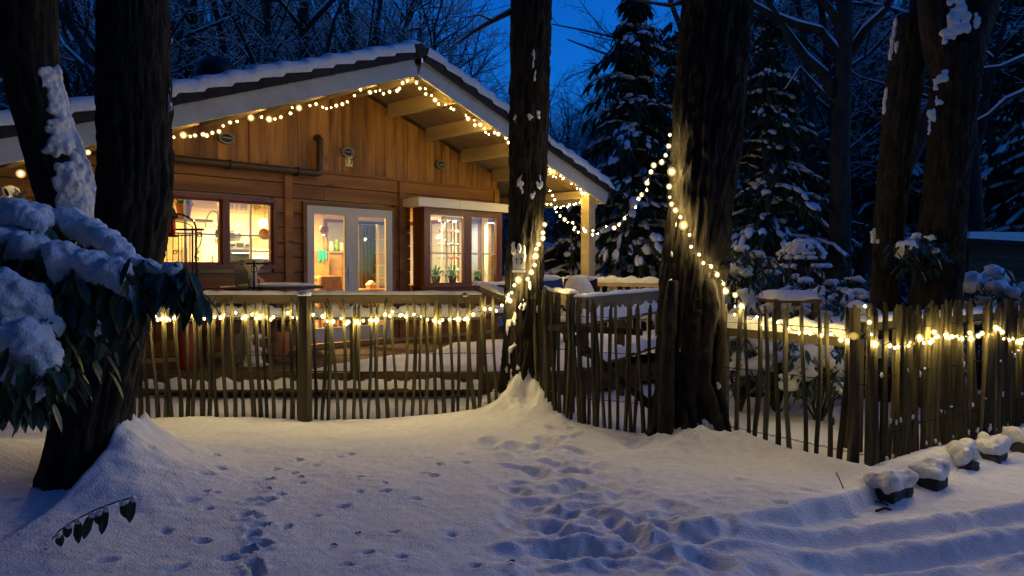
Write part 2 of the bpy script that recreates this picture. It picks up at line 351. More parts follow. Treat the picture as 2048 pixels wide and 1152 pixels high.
def gh(X, Y):
    X = np.asarray(X, float); Y = np.asarray(Y, float)
    far = np.hypot(X, Y - 5)
    z = .05 * fbm(X * .7 + 40, Y * .7 + 40, 11, 3) + .012 * fbm(X * 4 + 9, Y * 4 + 9, 31, 3) + .006 * fbm(X * 16 + 90, Y * 16 + 90, 41, 3)
    z = z + .9 * ss((far - 18) / 40) * (fbm(X * .05 + 50, Y * .05 + 50, 61, 2) + .4)
    # drift piled against the left trunk
    d = np.hypot((X + 2.78) / .25, (Y - 5.18) / .42); z = z + (.60 + .22 * fbm(X * 4 + 3, Y * 4 + 8, 75, 4)) * np.exp(-d ** 1.15) * ss((X + 2.74) / .08)
    z = z + .22 * ss((-X - 3.25) / .8) * ss((6.4 - Y) / 1.2) * ss((Y - 3.2) / .8)
    d = np.hypot((X + 2.35) / .45, (Y - 4.9) / .5); z = z + .11 * np.exp(-d * d)
    # mound round the middle trunk
    d = np.hypot((X - .13) / .3, (Y - 7.55) / .45); z = z + (.38 + .34 * fbm(X * 6 + 3, Y * 6 + 3, 71, 5)) * np.exp(-d ** 1.6)
    # mound at the big trunk
    d = np.hypot((X - 1.5) / .42, (Y - 5.95) / .3); z = z + (.16 + .12 * fbm(X * 6 + 13, Y * 6 + 3, 73, 4)) * np.exp(-d * d)
    d = np.hypot((X - 1.02) / .13, (Y - 6.0) / .2); z = z - .07 * np.exp(-d * d)
    # banks along the right fence
    fx = np.interp(X, [1.8, 2.5, 4.72, 9], [6.1, 5.2, 6.75, 9.8]); z = z + .07 * np.exp(-((Y - fx + .18) / .2) ** 2) * ss((X - 1.6) / .3)
    # road below the edging
    yl = np.interp(X, LIPX, LIPY); on = ss((X - .9) / 1.1)
    wob = .05 * fbm(X * 3 + 7, Y * 3 + 7, 81, 3)
    z = z - .04 * on * np.exp(-((Y - yl - .02) / .10) ** 2) * ss((X - 2.35) / .25)
    z = z - .12 * ss((yl + wob - Y + .04) / .10) * on
    # wheel ruts
    for (a, b, wd, dp) in ((G(1640, 1105, -.16), G(2048, 1050, -.16), .10, .07), (G(1700, 1160, -.16), G(2048, 1108, -.16), .10, .07), (G(1100, 1095), G(1640, 1105, -.16), .1, .04)):
        dx, dy = b.x - a.x, b.y - a.y; L = math.hypot(dx, dy); t = ((X - a.x) * dx + (Y - a.y) * dy) / L; s = ((X - a.x) * -dy + (Y - a.y) * dx) / L + .04 * fbm(t * 2 + 5, t * 0 + 3, 91, 2)
        m = ss((t + .5) / .5) * (ss((L + 3 - t) / .5) if a.x > 1 else ss((L - t) / .5))
        z = z - m * dp * np.exp(-(s / wd) ** 4) + m * .018 * np.exp(-((np.abs(s) - wd * 1.5) / (wd * .45)) ** 2) * (1 + 1.2 * fbm(t * 7 + 30, s * 7 + 30, 95, 3))
    # trampled snow towards the gate
    cx = np.interp(Y, [3.4, 4.5, 5.5, 6.6, 7.2], [.75, .62, .42, .45, .4]); wdt = np.interp(Y, [3.4, 4.5, 6, 7], [.9, .6, .25, .15])
    mask = np.exp(-((X - cx) / wdt) ** 2) * ss((7.2 - Y) / .5) * ss((Y - 2.5) / .5)
    z = z + mask * (.035 * fbm(X * 5 + 12, Y * 5 + 12, 101, 4) + .018 * fbm(X * 14 + 2, Y * 14 + 2, 111, 3))
    return z
def gpr(X, Y):
    z = gh(X, Y)
    for (px, py, a, b, dp, th) in PR:
        sel = (np.abs(X - px) < .5) & (np.abs(Y - py) < .5)
        if not sel.any(): continue
        dx = X[sel] - px; dy = Y[sel] - py; c, s = math.cos(th), math.sin(th)
        q = np.sqrt(((dx * c + dy * s) / b) ** 2 + ((-dx * s + dy * c) / a) ** 2)
        z[sel] += -dp * np.exp(-q ** 3) + dp * .28 * np.exp(-((q - 1.35) / .3) ** 2)
    return z
def gz(x, y): return float(gh(np.array([x]), np.array([y]))[0])
def axis(parts):
    out = []
    for a, b, s in parts: out += list(np.arange(a, b, s))
    return np.array(out)
xs = axis([(-90, -20, 7), (-20, -6, 1), (-6, -3.8, .12), (-3.8, 5.0, .02), (5.0, 8, .12), (8, 20, 1), (20, 97, 7)])
ys = axis([(-6, 2.4, .6), (2.4, 3.3, .06), (3.3, 6.8, .02), (6.8, 8.4, .04), (8.4, 14, .2), (14, 30, 1), (30, 170, 7)])
XX, YY = np.meshgrid(xs, ys); ZZ = gpr(XX.ravel(), YY.ravel()).reshape(XX.shape)
nx, ny = len(xs), len(ys)
vv = np.stack([XX.ravel(), YY.ravel(), ZZ.ravel()], 1)
idx = np.arange(nx * ny).reshape(ny, nx); q = np.stack([idx[:-1, :-1].ravel(), idx[:-1, 1:].ravel(), idx[1:, 1:].ravel(), idx[1:, :-1].ravel()], 1)
me = bpy.data.meshes.new('snow_ground'); me.vertices.add(len(vv)); me.vertices.foreach_set('co', vv.ravel())
me.loops.add(len(q) * 4); me.loops.foreach_set('vertex_index', q.ravel()); me.polygons.add(len(q)); me.polygons.foreach_set('loop_start', np.arange(len(q)) * 4)
me.update(calc_edges=True); me.polygons.foreach_set('use_smooth', [True] * len(q)); me.materials.append(M['snow'])
tag(link('snow_ground', me), 'trampled snow covering the garden, the drive and the wood floor', None, None, 'structure')

# ------------------------------------------------------------------ the chalet
house = thing('wooden_chalet', 'wooden chalet with snowy tiled gable roof and lit windows, number 17 on its front', 'house', HP, HANG)
def hp(mb, name, mat, parent=house, smooth=False): return mb.build(name, mat, parent, smooth, world=False)
XL, XR = -5.6, 3.23; PK = Vector((.09, 4.09)); SL = .352; YF = -1.6; YB = 7.0; DECK = .32
def roofz(x): return PK.y - SL * abs(x - PK.x)          # underside line of the gable boards
XLE, XRE = -5.75, 4.36
# openings
WN = [(-3.95, -1.23, 1.49, 2.36), (-.78, .86, DECK, 2.40), (1.2, 3.05, 1.12, 2.42)]
# level planks
z = DECK; rows = []
while z < 2.80: rows.append((z, min(z + .212, 2.86))); z += .212
for zi, (z0, z1) in enumerate(rows):
    spans = [(XL, XR)]
    for (a, b, c, d) in WN:
        if z1 > c + .01 and z0 < d - .01:
            # rows only partly covered are trimmed by the frame behind
            new = []
            for s0, s1 in spans:
                if b <= s0 or a >= s1: new.append((s0, s1)); continue
                if a > s0: new.append((s0, a))
                if b < s1: new.append((b, s1))
            spans = new
    for s0, s1 in spans:
        cuts = [s0]
        if s1 - s0 > 4: cuts.append(s0 + (s1 - s0) * random.uniform(.35, .65))
        cuts.append(s1)
        for c0, c1 in zip(cuts[:-1], cuts[1:]):
            mb = MB(); y = random.uniform(0, .006)
            mb.prism([(0, 0)], 0, 0) if False else None
            # rounded log-like face
            n0, n1 = c0 + .002, c1 - .002; k = 0
            pr = [(.06, z0 + .003), (y + .002, z0 + .003), (y - .006, z0 + .01), (y - .008, (z0 + z1) / 2), (y - .006, z1 - .01), (y + .004, z1 - .003), (.06, z1 - .003)]
            for xx in (n0, n1):
                for (yy, zz) in pr: mb.v.append(Vector((xx, yy, zz)))
            m = len(pr); mb.f.append(tuple(range(m))[::-1]); mb.f.append(tuple(range(m, 2 * m)))
            for j in range(m): mb.f.append((j, (j + 1) % m, m + (j + 1) % m, m + j))
            hp(mb, 'plank', M['hplank'])
# upright boards of the gable
x = XL
while x < XR - .02:
    wd = min(random.choice([.15, .17, .2, .22, .24]), XR - x)
    y = random.choice([0, .008, .016])
    a, b = x + .0015, x + wd - .0015
    za, zb = roofz(a) + .12, roofz(b) + .12
    poly = [(a, 2.865), (b, 2.865), (b, zb)] + ([(PK.x, PK.y + .12)] if a < PK.x < b else []) + [(a, za)]
    hp(MB().prism(poly, y, .06), 'plank', M['vplank']); x += wd
hp(MB().bb(XL, XR, -.03, .0, 2.845, 2.885), 'batten', M['hplank'])
for xx in (XL + .06, XR - .05, -1.0, 1.02): hp(MB().bb(xx - .06, xx + .06, -.035, -.001, DECK, 2.84), 'corner_board', M['hplank'])
# side and back walls, inner lining, floor and ceiling
mb = MB().bb(XR - .06, XR, .06, YB, 0, 2.9).bb(XL, XL + .06, .06, YB, 0, 2.9).bb(XL, XR, YB - .06, YB, 0, 4.1)
hp(mb, 'wall', M['hplank'])
def holed(y0, y1, x0, x1, z0, z1, holes, mat, name):
    mb = MB(); hx = sorted(holes); cur = x0
    for (a, b, c, d) in hx:
        mb.bb(cur, a, y0, y1, z0, z1); mb.bb(a, b, y0, y1, d, z1)
        if c > z0 + .01: mb.bb(a, b, y0, y1, z0, c)
        cur = b
    mb.bb(cur, x1, y0, y1, z0, z1); return hp(mb, name, mat)
holed(.062, .12, XL + .06, XR - .06, .1, 2.8, WN, M['cream'], 'inner_lining')
hp(MB().bb(XL, XR, -.001, YB, .05, DECK - .004), 'floor', M['oak'])
hp(MB().bb(XL + .06, XR - .06, .06, YB - .06, 2.62, 2.72), 'ceiling', M['cream'])
DIV = 3.1
hp(MB().bb(XL + .06, XR - .06, DIV, DIV + .06, DECK, 2.62), 'partition', M['cream'])
for i in range(16):
    z = DECK + .14 * i
    hp(MB().bb(XL + .08, .2, DIV - .016, DIV - .001, z + .004, z + .136), 'board', M['cream'])
# roof: slabs, soffit boards, purlins, gable boards, tiles, snow
def slope_pt(side, t, y, h):      # t metres along the slope from the ridge, h above the underside line
    c = 1 / math.sqrt(1 + SL * SL); s_ = SL * c
    x = PK.x + side * (t * c + h * s_); return Vector((x, y, PK.y - t * s_ + h * c))
TL = {-1: (PK.x - XLE) * math.sqrt(1 + SL * SL), 1: (XRE - PK.x) * math.sqrt(1 + SL * SL)}
def slab(side, t0, t1, y0, y1, h0, h1):
    mb = MB(); k = [slope_pt(side, t, y, h) for y in (y0, y1) for (t, h) in ((t0, h0), (t1, h0), (t1, h1), (t0, h1))]
    mb.v += k; mb.f += [(0, 1, 2, 3), (7, 6, 5, 4), (0, 4, 5, 1), (1, 5, 6, 2), (2, 6, 7, 3), (3, 7, 4, 0)]
    return mb
for sd_ in (-1, 1):
    y = YF + .05
    while y < 3.0:
        wd = .19; hp(slab(sd_, .02, TL[sd_] - .04, y + .002, y + wd - .002, .19 + random.choice([0, .004]), .215), 'soffit_board', M['soffit']); y += wd
    hp(slab(sd_, .0, TL[sd_], YF + .03, YB + .4, .22, .25), 'roof_deck', M['tile'])
    hp(slab(sd_, .0, TL[sd_], 3.0, YB + .4, .19, .218), 'rear_soffit', M['soffit'])
    g = slab(sd_, .0, TL[sd_], YF, YF + .028, .0, .235); hp(g, 'gable_board', M['fascia'])
    hp(slab(sd_, .0, TL[sd_] - .03, YF + .03, YF + .07, .03, .188), 'inner_gable_batten', M['purlin'])
    # tile courses, each stepping over the next one
    n = int(TL[sd_] / .34) + 1
    for i in range(n):
        t0 = i * .34; t1 = min(t0 + .40, TL[sd_] + .06); mb = MB()
        k = []
        for y in (YF - .05, YB + .45):
            for (t, h) in ((t0, .255), (t1, .262), (t1, .335), (t0, .29)): k.append(slope_pt(sd_, t, y, h))
        mb.v += k; mb.f += [(0, 1, 2, 3), (7, 6, 5, 4), (0, 4, 5, 1), (1, 5, 6, 2), (2, 6, 7, 3), (3, 7, 4, 0)]
        hp(mb, 'tile_course', M['tile'])
        # the verge tile's down-turned edge
        k = []
        for y in (YF - .055, YF - .03):
            for (t, h) in ((t0, .215), (t1 - .05, .22), (t1 - .01, .33), (t0, .30)): k.append(slope_pt(sd_, t, y, h))
        mb = MB(); mb.v += k; mb.f += [(0, 1, 2, 3), (7, 6, 5, 4), (0, 4, 5, 1), (1, 5, 6, 2), (2, 6, 7, 3), (3, 7, 4, 0)]
        hp(mb, 'verge_tile', M['tile'])
    # snow blanket
    mb = MB(); ts = list(np.arange(0, TL[sd_] + .1, .055)); yy = [YF - .07, YF - .085, YF - .06, YF - .02, YF + .06] + list(np.arange(YF + .2, YB + .4, .35))
    hs = [.0, .5, .85, .97, 1] + [1] * 40
    for yi, y in enumerate(yy):
        for ti, t in enumerate(ts):
            e = min(1, (TL[sd_] + .1 - t) / .12); n_ = .045 * noise.noise(Vector((t * 1.6, y * 1.3, sd_ * 4))) + .018 * noise.noise(Vector((t * 7, y * 5, sd_)))
            st = (t % .34) / .34
            base = .295 + .04 * st
            th = (.15 + n_) * max(.1, e) ** .6
            mb.v.append(slope_pt(sd_, t, y + .02 * noise.noise(Vector((t * 6, 2, sd_))) * (yi < 3), base + th * hs[yi]))
    nt_ = len(ts)
    for i in range(len(yy) - 1):
        for j in range(nt_ - 1):
            a = i * nt_ + j; q_ = (a, a + 1, a + 1 + nt_, a + nt_); mb.f.append(q_ if sd_ > 0 else q_[::-1])
    hp(mb, 'roof_snow', M['snow'], smooth=True)
for side, xsx in ((1, (.80, 1.58, 2.36, 3.13)), (-1, (-.62, -1.4, -2.18, -2.96, -3.74, -4.5))):
    for xx in xsx:
        zt = roofz(xx) + .19 / math.cos(math.atan(SL)) - .01; zt -= SL * .06 if False else 0
        mb = MB(); mb.box((xx, (YF + .032 + 0) / 2, zt - .115), (.085, abs(YF) - .036, .16))
        for k_ in range(8):
            v_ = mb.v[k_]
            if v_.z > zt - .1: v_.z = roofz(v_.x) + .185 * math.sqrt(1 + SL * SL)
        hp(mb, 'purlin', M['purlin'])
hp(MB().bb(PK.x - .05, PK.x + .05, YF + .032, -.002, PK.y - .06, PK.y + .14), 'ridge_beam', M['purlin'])
mb = MB().tube([(PK.x, YF - .075, PK.y + .33), (PK.x, YB + .5, PK.y + .33)], .095, 14); hp(mb, 'ridge_tile', M['tile'], smooth=False)
hp(MB().bb(PK.x - .012, PK.x + .012, YF - .085, YF - .075, PK.y + .16, PK.y + .22), 'ridge_clip', M['steel'])
mb = MB(); snowstrip(mb, (PK.x - .0, YF - .02, PK.y + .41), (PK.x, YB + .4, PK.y + .41), .3, .09, .07, .2, 3); hp(mb, 'ridge_snow', M['snow'], smooth=True)
# eave boards, gutter, chimney cowl
for sd_ in (-1, 1):
    hp(slab(sd_, TL[sd_] + .002, TL[sd_] + .027, YF, YB + .4, .02, .235), 'eave_board', M['fascia'])
e = slope_pt(1, TL[1] + .07, 0, .2)
mb = MB().tube([(e.x, YF - .02, e.z), (e.x, YB + .4, e.z)], .05, 10); hp(mb, 'gutter', M['duct'], smooth=True)
mb = MB().tube([(-3.4, 3.2, 2.9), (-3.4, 3.2, 4.15)], .16, 14); hp(mb, 'chimney', M['iron'], smooth=True)
cp = H2W(0, 0, 0)
CH = HL(432, 148, 2.2); mb = MB().lathe([(.15, -1.2), (.17, -.1), (.30, -.08), (.34, .02), (.30, .14), (.2, .24), (.05, .28)], CH); hp(mb, 'vent_cowl', M['iron'], smooth=True)
# veranda post and beams
hp(MB().bb(4.02, 4.2, YF + .1, YF + .28, .0, roofz(4.2) + .15), 'veranda_post', M['purlin'])
hp(MB().bb(4.06, 4.16, YF + .28, 3.0, roofz(4.16) + .03, roofz(4.16) + .17), 'eave_beam', M['purlin'])
hp(MB().bb(4.04, 4.18, 2.9, 3.04, .0, roofz(4.16) + .03), 'veranda_post', M['postwood'])
# drainpipe on the gable
a = HL(250, 310, -.09); b = HL(640, 345, -.09); c = HL(640, 279, -.09); zz = (b.z + 2.80) / 2
mb = MB().tube([(XL + .3, -.09, zz), (b.x - .06, -.09, zz), (b.x - .015, -.09, zz + .015), (b.x, -.09, zz + .06), (b.x, -.09, c.z), (b.x, -.05, c.z + .03), (b.x, .01, c.z + .03)], .05, 10)
hp(mb, 'drainpipe', M['duct'], smooth=True)
for xx in (-3.2, -1.9, -.9): hp(MB().bb(xx - .012, xx + .012, -.145, .0, zz - .058, zz + .058), 'pipe_clip', M['iron'])

# ---- windows, door, bay
def pane(name, parent, x0, x1, z0, z1, y, th=.006): return hp(MB().bb(x0, x1, y, y + th, z0, z1), name, M['glass'], parent)
def casement(x0, x1, z0, z1, y, fr, matf, bars, barm, parent=house, nm='window'):
    mb = MB(); mb.bb(x0, x0 + fr, y - .03, y + .03, z0, z1).bb(x1 - fr, x1, y - .03, y + .03, z0, z1)
    mb.bb(x0 + fr, x1 - fr, y - .029, y + .029, z1 - fr, z1).bb(x0 + fr, x1 - fr, y - .029, y + .029, z0, z0 + fr)
    o = hp(mb, nm, matf, parent)
    pane('pane', o, x0 + fr, x1 - fr, z0 + fr, z1 - fr, y)
    for kind, t in bars:
        bm_ = MB()
        if kind == 'h': zc = z0 + (z1 - z0) * t; bm_.bb(x0 + fr, x1 - fr, y - .012, y + .018, zc - .012, zc + .012)
        else: xc = x0 + (x1 - x0) * t; bm_.bb(xc - .012, xc + .012, y - .014, y + .02, z0 + fr, z1 - fr)
        hp(bm_, 'glazing_bar', barm, o)
    return o
# kitchen window: three casements; the middle and right ones show
hp(MB().bb(-3.99, -1.19, -.05, .10, 2.355, 2.41).bb(-3.99, -1.19, -.07, .10, 1.43, 1.492), 'window_surround', M['redframe'])
hp(MB().bb(-3.99, -3.945, -.05, .10, 1.492, 2.355).bb(-1.235, -1.19, -.05, .10, 1.492, 2.355), 'window_surround', M['redframe'])
xm = HL(443, 460, 0).x; xm2 = HL(455, 460, 0).x
casement(-3.945, -2.95, 1.492, 2.355, .03, .035, M['redframe'], [('h', .46), ('v', .5)], M['canopy'])
casement(-2.90, xm, 1.492, 2.355, .03, .03, M['redframe'], [('h', .46), ('v', .5)], M['canopy'])
hp(MB().bb(xm, xm2, -.045, .08, 1.492, 2.355).bb(-2.95, -2.90, -.045, .08, 1.492, 2.355), 'mullion', M['redframe'])
casement(xm2, -1.235, 1.492, 2.355, .03, .035, M['redframe'], [('h', .46), ('v', .52)], M['canopy'])
# french door, two leaves
hp(MB().bb(-.78, .86, -.05, .11, 2.36, 2.41).bb(-.78, -.72, -.05, .11, DECK, 2.36).bb(.80, .86, -.05, .11, DECK, 2.36), 'door_surround', M['hplank'])
def leafdoor(x0, x1, hside):
    f_ = .105; y = -.02; mb = MB(); z0, z1 = DECK + .01, 2.355
    mb.bb(x0, x0 + f_, y - .03, y + .035, z0, z1).bb(x1 - f_, x1, y - .03, y + .035, z0, z1)
    mb.bb(x0 + f_, x1 - f_, y - .029, y + .034, z1 - .12, z1).bb(x0 + f_, x1 - f_, y - .029, y + .034, z0, z0 + .22)
    mb.bb(x0 + f_, x1 - f_, y - .029, y + .034, 1.06 - .35, 1.06 - .24) if False else None
    o = hp(mb, 'door', M['greyframe']); pane('pane', o, x0 + f_, x1 - f_, z0 + .22, z1 - .12, y)
    hp(MB().bb(x0 + f_, x0 + f_ + .012, y - .022, y - .002, z0 + .22, z1 - .12).bb(x1 - f_ - .012, x1 - f_, y - .022, y - .002, z0 + .22, z1 - .12), 'glazing_bead', M['greyframe'], o)
    if hside:
        xx = x1 - .045; hp(MB().bb(xx - .016, xx + .016, y - .042, y - .03, 1.22, 1.46), 'handle_plate', M['steel'], o)
        hp(MB().tube([(xx, y - .04, 1.38), (xx, y - .085, 1.38), (xx - .02, y - .09, 1.38), (xx - .12, y - .085, 1.38)], .009, 8), 'handle', M['steel'], o, True)
leafdoor(-.72, .035, True); leafdoor(.045, .80, False)
# bay window
BX0, BX1, BY, BZ0, BZ1 = 1.22, 3.0, -.34, 1.12, 2.41
hp(MB().bb(BX0 - .0, BX1, BY, -.02, BZ0 - .14, BZ0), 'bay_base', M['hplank'])
hp(MB().bb(BX0 - .02, BX1 + .02, BY - .06, -.02, BZ0, BZ0 + .035), 'bay_sill', M['redframe'])
hp(MB().bb(1.02, BX1 + .1, -.44, -.03, 2.43, 2.555).bb(1.02, 1.9, -.446, -.44, 2.425, 2.56).bb(1.91, BX1 + .1, -.446, -.44, 2.425, 2.56), 'canopy', M['canopy'])
mb = MB(); snowstrip(mb, (1.04, -.24, 2.556), (BX1 + .08, -.24, 2.556), .4, .03, .06, .3, 9); hp(mb, 'canopy_snow', M['snow'], smooth=True)
hp(MB().bb(BX0, BX0 + .09, BY, BY + .09, BZ0 + .035, 2.43), 'corner_post', M['redframe']); hp(MB().bb(BX1 - .09, BX1, BY, BY + .09, BZ0 + .035, 2.43), 'corner_post', M['redframe'])
hp(MB().bb(BX0 + .02, BX0 + .06, BY + .09, -.02, BZ0 + .035, 2.43), 'bay_side', M['redframe'])
xa = HL(932, 500, BY).x; xb = HL(940, 500, BY).x
hp(MB().bb(xa, xb, BY, BY + .08, BZ0 + .035, 2.43).bb(BX0 + .09, xa, BY, BY + .07, 2.36, 2.43).bb(xb, BX1 - .09, BY, BY + .07, 2.36, 2.43), 'bay_frame', M['redframe'])
casement(BX0 + .09, xa, BZ0 + .035, 2.36, BY + .035, .045, M['redframe'], [('h', .44), ('v', .5)], M['canopy'])
casement(xb, BX1 - .09, BZ0 + .035, 2.36, BY + .035, .045, M['redframe'], [('h', .44), ('v', .5)], M['canopy'])
casement_side = hp(MB().bb(BX1 - .05, BX1 - .02, BY + .09, -.02, BZ0 + .035, 2.40), 'bay_side', M['glass'])
hp(MB().bb(XR - .12, XR - .062, .13, DIV - .01, DECK, 2.61), 'inner_lining', M['cream'])
for y0, y1 in ((.3, .95), (1.05, 1.75), (1.95, 2.7)):
    o = hp(MB().bb(XR - .15, XR - .121, y0, y1, 1.05, 2.38), 'window_frame', M['redframe'])
    hp(MB().bb(XR - .156, XR - .151, y0 + .07, y1 - .07, 1.12, 2.31), 'blind', M['greyblind'], o)
# rear windows of the living room, seen through the bay, with grey blinds
for x0, x1 in ((1.5, 2.15), (2.3, 3.0), (3.0, 3.1)):
    if x1 - x0 < .3: continue
    o = hp(MB().bb(x0, x1, DIV - .05, DIV - .002, 1.0, 2.4), 'window_frame', M['redframe'])
    hp(MB().bb(x0 + .06, x1 - .06, DIV - .056, DIV - .051, 1.06, 2.34), 'blind', M['greyblind'], o)
# lamps of the rooms (lit in the photograph)
def lamp(x, y, z, p, size=.5, nm='room_lamp', col=(1, .64, .24)):
    l = bpy.data.lights.new(nm, 'AREA'); l.shape = 'DISK'; l.size = size; l.energy = p; l.color = col
    o = bpy.data.objects.new(nm, l); COL.objects.link(o); o.location = H2W(x, y, z); return o
lamp(-2.4, 1.5, 2.5, 160, .7); lamp(-.1, 1.8, 2.5, 350, .7); lamp(2.1, 1.4, 2.5, 60, .5)

# ------------------------------------------------------------------ things on and inside the house
def digits(parent, txt, x, y, z, s, mat, fh=True):
    mb = MB(); t = s * .16; cx = x - s * .36 * (len(txt) - 1)
    for ch in txt:
        if ch == '1':
            mb.bb(cx - t / 2, cx + t / 2, y - .003, y, z - s / 2, z + s / 2)
            mb.box((cx - t * .9, y - .0016, z + s * .36), (t * 1.9, .003, t * .8), Matrix.Rotation(R(-40), 3, 'Y'))
        else:
            mb.bb(cx - s * .27, cx + s * .27, y - .003, y, z + s / 2 - t, z + s / 2)
            mb.prism([(cx + s * .27, z + s / 2 - t), (cx + s * .27 - t * 1.1, z + s / 2 - t), (cx - s * .16, z - s / 2), (cx - s * .16 + t * 1.1, z - s / 2)], y - .0032, y)
        cx += s * .72
    return mb.build('numerals', mat, parent, world=False)
labs = ['unlit oval bulkhead lamp on the gable, above the left kitchen window', 'unlit oval bulkhead lamp just above the yellow number 17 plate', 'unlit oval bulkhead lamp on the gable above the bay window canopy']
for (u, v), lb in zip(((451, 277), (694, 305), (880, 330)), labs):
    p = HL(u, v, 0); t = hthing('bulkhead_lamp', lb, 'wall lamp', p.x, -.001, p.z, 'bulkhead lamps on the gable')
    def ringm(rx, rz, y0, y1, inset):
        mb = MB(); n = 20
        for y, k in ((y0, 1), (y1, 1), (y1, inset), (y0, inset)):
            for c, s in cs(n): mb.v.append(Vector((c * rx * k, y, s * rz * k)))
        for a in range(4):
            for j in range(n): mb.f.append((a * n + j, a * n + (j + 1) % n, ((a + 1) % 4) * n + (j + 1) % n, ((a + 1) % 4) * n + j))
        return mb
    ringm(.115, .075, 0, -.045, .68).build('rim', M['dimgrey'], t, world=False)
    MB().ell((0, -.02, 0), (.08, .045, .055), 14, 8).build('lens', M['duct'], t, True, world=False)
    MB().bb(-.085, .085, -.07, -.055, -.008, .008).build('guard_bar', M['dimgrey'], t, world=False)
p = HL(697, 323, 0); t = hthing('number_plate', 'yellow plate with black number 17 on the gable boards', 'house number', p.x, -.001, p.z)
MB().bb(-.062, .062, -.012, 0, -.075, .075).build('plate', M['signy'], t, world=False); digits(t, '17', 0, -.0125, 0, .095, M['ink'])

# kitchen
def hb(mb, t, name, mat, smooth=False): return mb.build(name, M[mat], t, smooth, world=False)
yk = 2.3
a = HL(456, 482, yk); b = HL(502, 540, yk); wv = b.x - a.x
t = hthing('oven', 'white built in oven with dark glass door seen through the kitchen window', 'oven', a.x, yk, DECK)
zt = a.z - DECK
hb(MB().bb(0, wv, 0, .55, 0, zt), t, 'housing', 'whitep'); hb(MB().bb(.0, wv, -.02, -.001, zt - .13, zt - .002), t, 'control_panel', 'steel')
hb(MB().bb(wv * .35, wv * .65, -.026, -.021, zt - .10, zt - .03), t, 'display', 'blackp')
for k in (.12, .22, .78, .88): hb(MB().tube([(wv * k, -.02, zt - .065), (wv * k, -.05, zt - .065)], .02, 10), t, 'knob', 'blackp')
o = hb(MB().bb(.02, wv - .02, -.03, -.001, zt - .62, zt - .15), t, 'oven_door', 'blackp'); hb(MB().tube([(.04, -.055, zt - .2), (wv - .04, -.055, zt - .2)], .012, 8), t, 'door_handle', 'steel')
c = HL(400, 424, yk); d = HL(431, 530, yk)
t = hthing('tall_cabinet', 'tall cream cabinet left of the oven in the kitchen', 'cabinet', c.x, yk, DECK)
wv = d.x - c.x; hz = HL(400, 455, yk).z - DECK
hb(MB().bb(0, wv, .0, .5, 0, hz), t, 'carcass', 'whitep'); hb(MB().bb(.01, wv - .01, -.02, -.001, .02, hz - .02), t, 'door', 'whitep'); hb(MB().bb(wv - .06, wv - .045, -.035, -.02, hz * .6, hz * .75), t, 'handle', 'steel')
p = HL(433, 462, yk); t = hthing('kitchen_counter', 'kitchen counter with wooden top under the boarded wall', 'counter', p.x - .02, yk, DECK)
w2 = HL(455, 470, yk).x - p.x; hz = HL(440, 478, yk).z - DECK
hb(MB().bb(0, w2, 0, .55, 0, hz - .04), t, 'base_unit', 'whitep'); hb(MB().bb(-.01, w2, -.03, .57, hz - .04, hz), t, 'worktop', 'oak')
p = HL(438, 474, yk); t = hthing('basket', 'dark basket with a tall arched handle on the counter', 'basket', p.x, yk + .2, p.z + .0)
hb(MB().lathe([(.10, 0), (.14, .1), (.15, .12), (.13, .12)], n=12), t, 'bowl', 'iron')
hb(MB().tube([(.14 * math.cos(k), 0, .1 + .34 * math.sin(k)) for k in np.linspace(0, math.pi, 14)], .008, 6), t, 'handle', 'iron')
p = HL(480, 480, yk); t = hthing('cooking_pot', 'dark lidded cooking pot standing on top of the oven', 'pot', p.x, yk + .28, HL(480, 482, yk).z)
hb(MB().lathe([(.12, 0), (.14, .05), (.14, .13), (.13, .135)], n=14), t, 'body', 'blackp', True); hb(MB().lathe([(.145, .136), (.10, .17), (.02, .18), (.02, .2)], n=14), t, 'lid', 'steel', True)
hb(MB().bb(-.19, -.14, -.012, .012, .09, .11).bb(.14, .19, -.012, .012, .09, .11), t, 'handles', 'blackp')
p = HL(505, 500, yk); q2 = HL(546, 532, yk)
t = hthing('splashback', 'patterned tile splashback right of the oven', 'tiles', p.x, yk + .02, q2.z - .1)
wv = q2.x - p.x + .1; hb(MB().bb(0, wv, 0, .04, 0, p.z - q2.z + .1), t, 'tile_panel', 'tilew'); hb(MB().bb(0, wv, -.03, .045, p.z - q2.z + .1, p.z - q2.z + .12), t, 'trim', 'whitep')
p = HL(507, 497, yk); q2 = HL(545, 480, yk)
t = hthing('cooker_hood', 'slanting grey cooker hood in the right pane of the kitchen window', 'hood', p.x, yk, p.z)
hb(MB().prism([(0, .01), (.32, .01), (.32, .2), (.2, .2)], .03, .4), t, 'hood_body', 'steel')
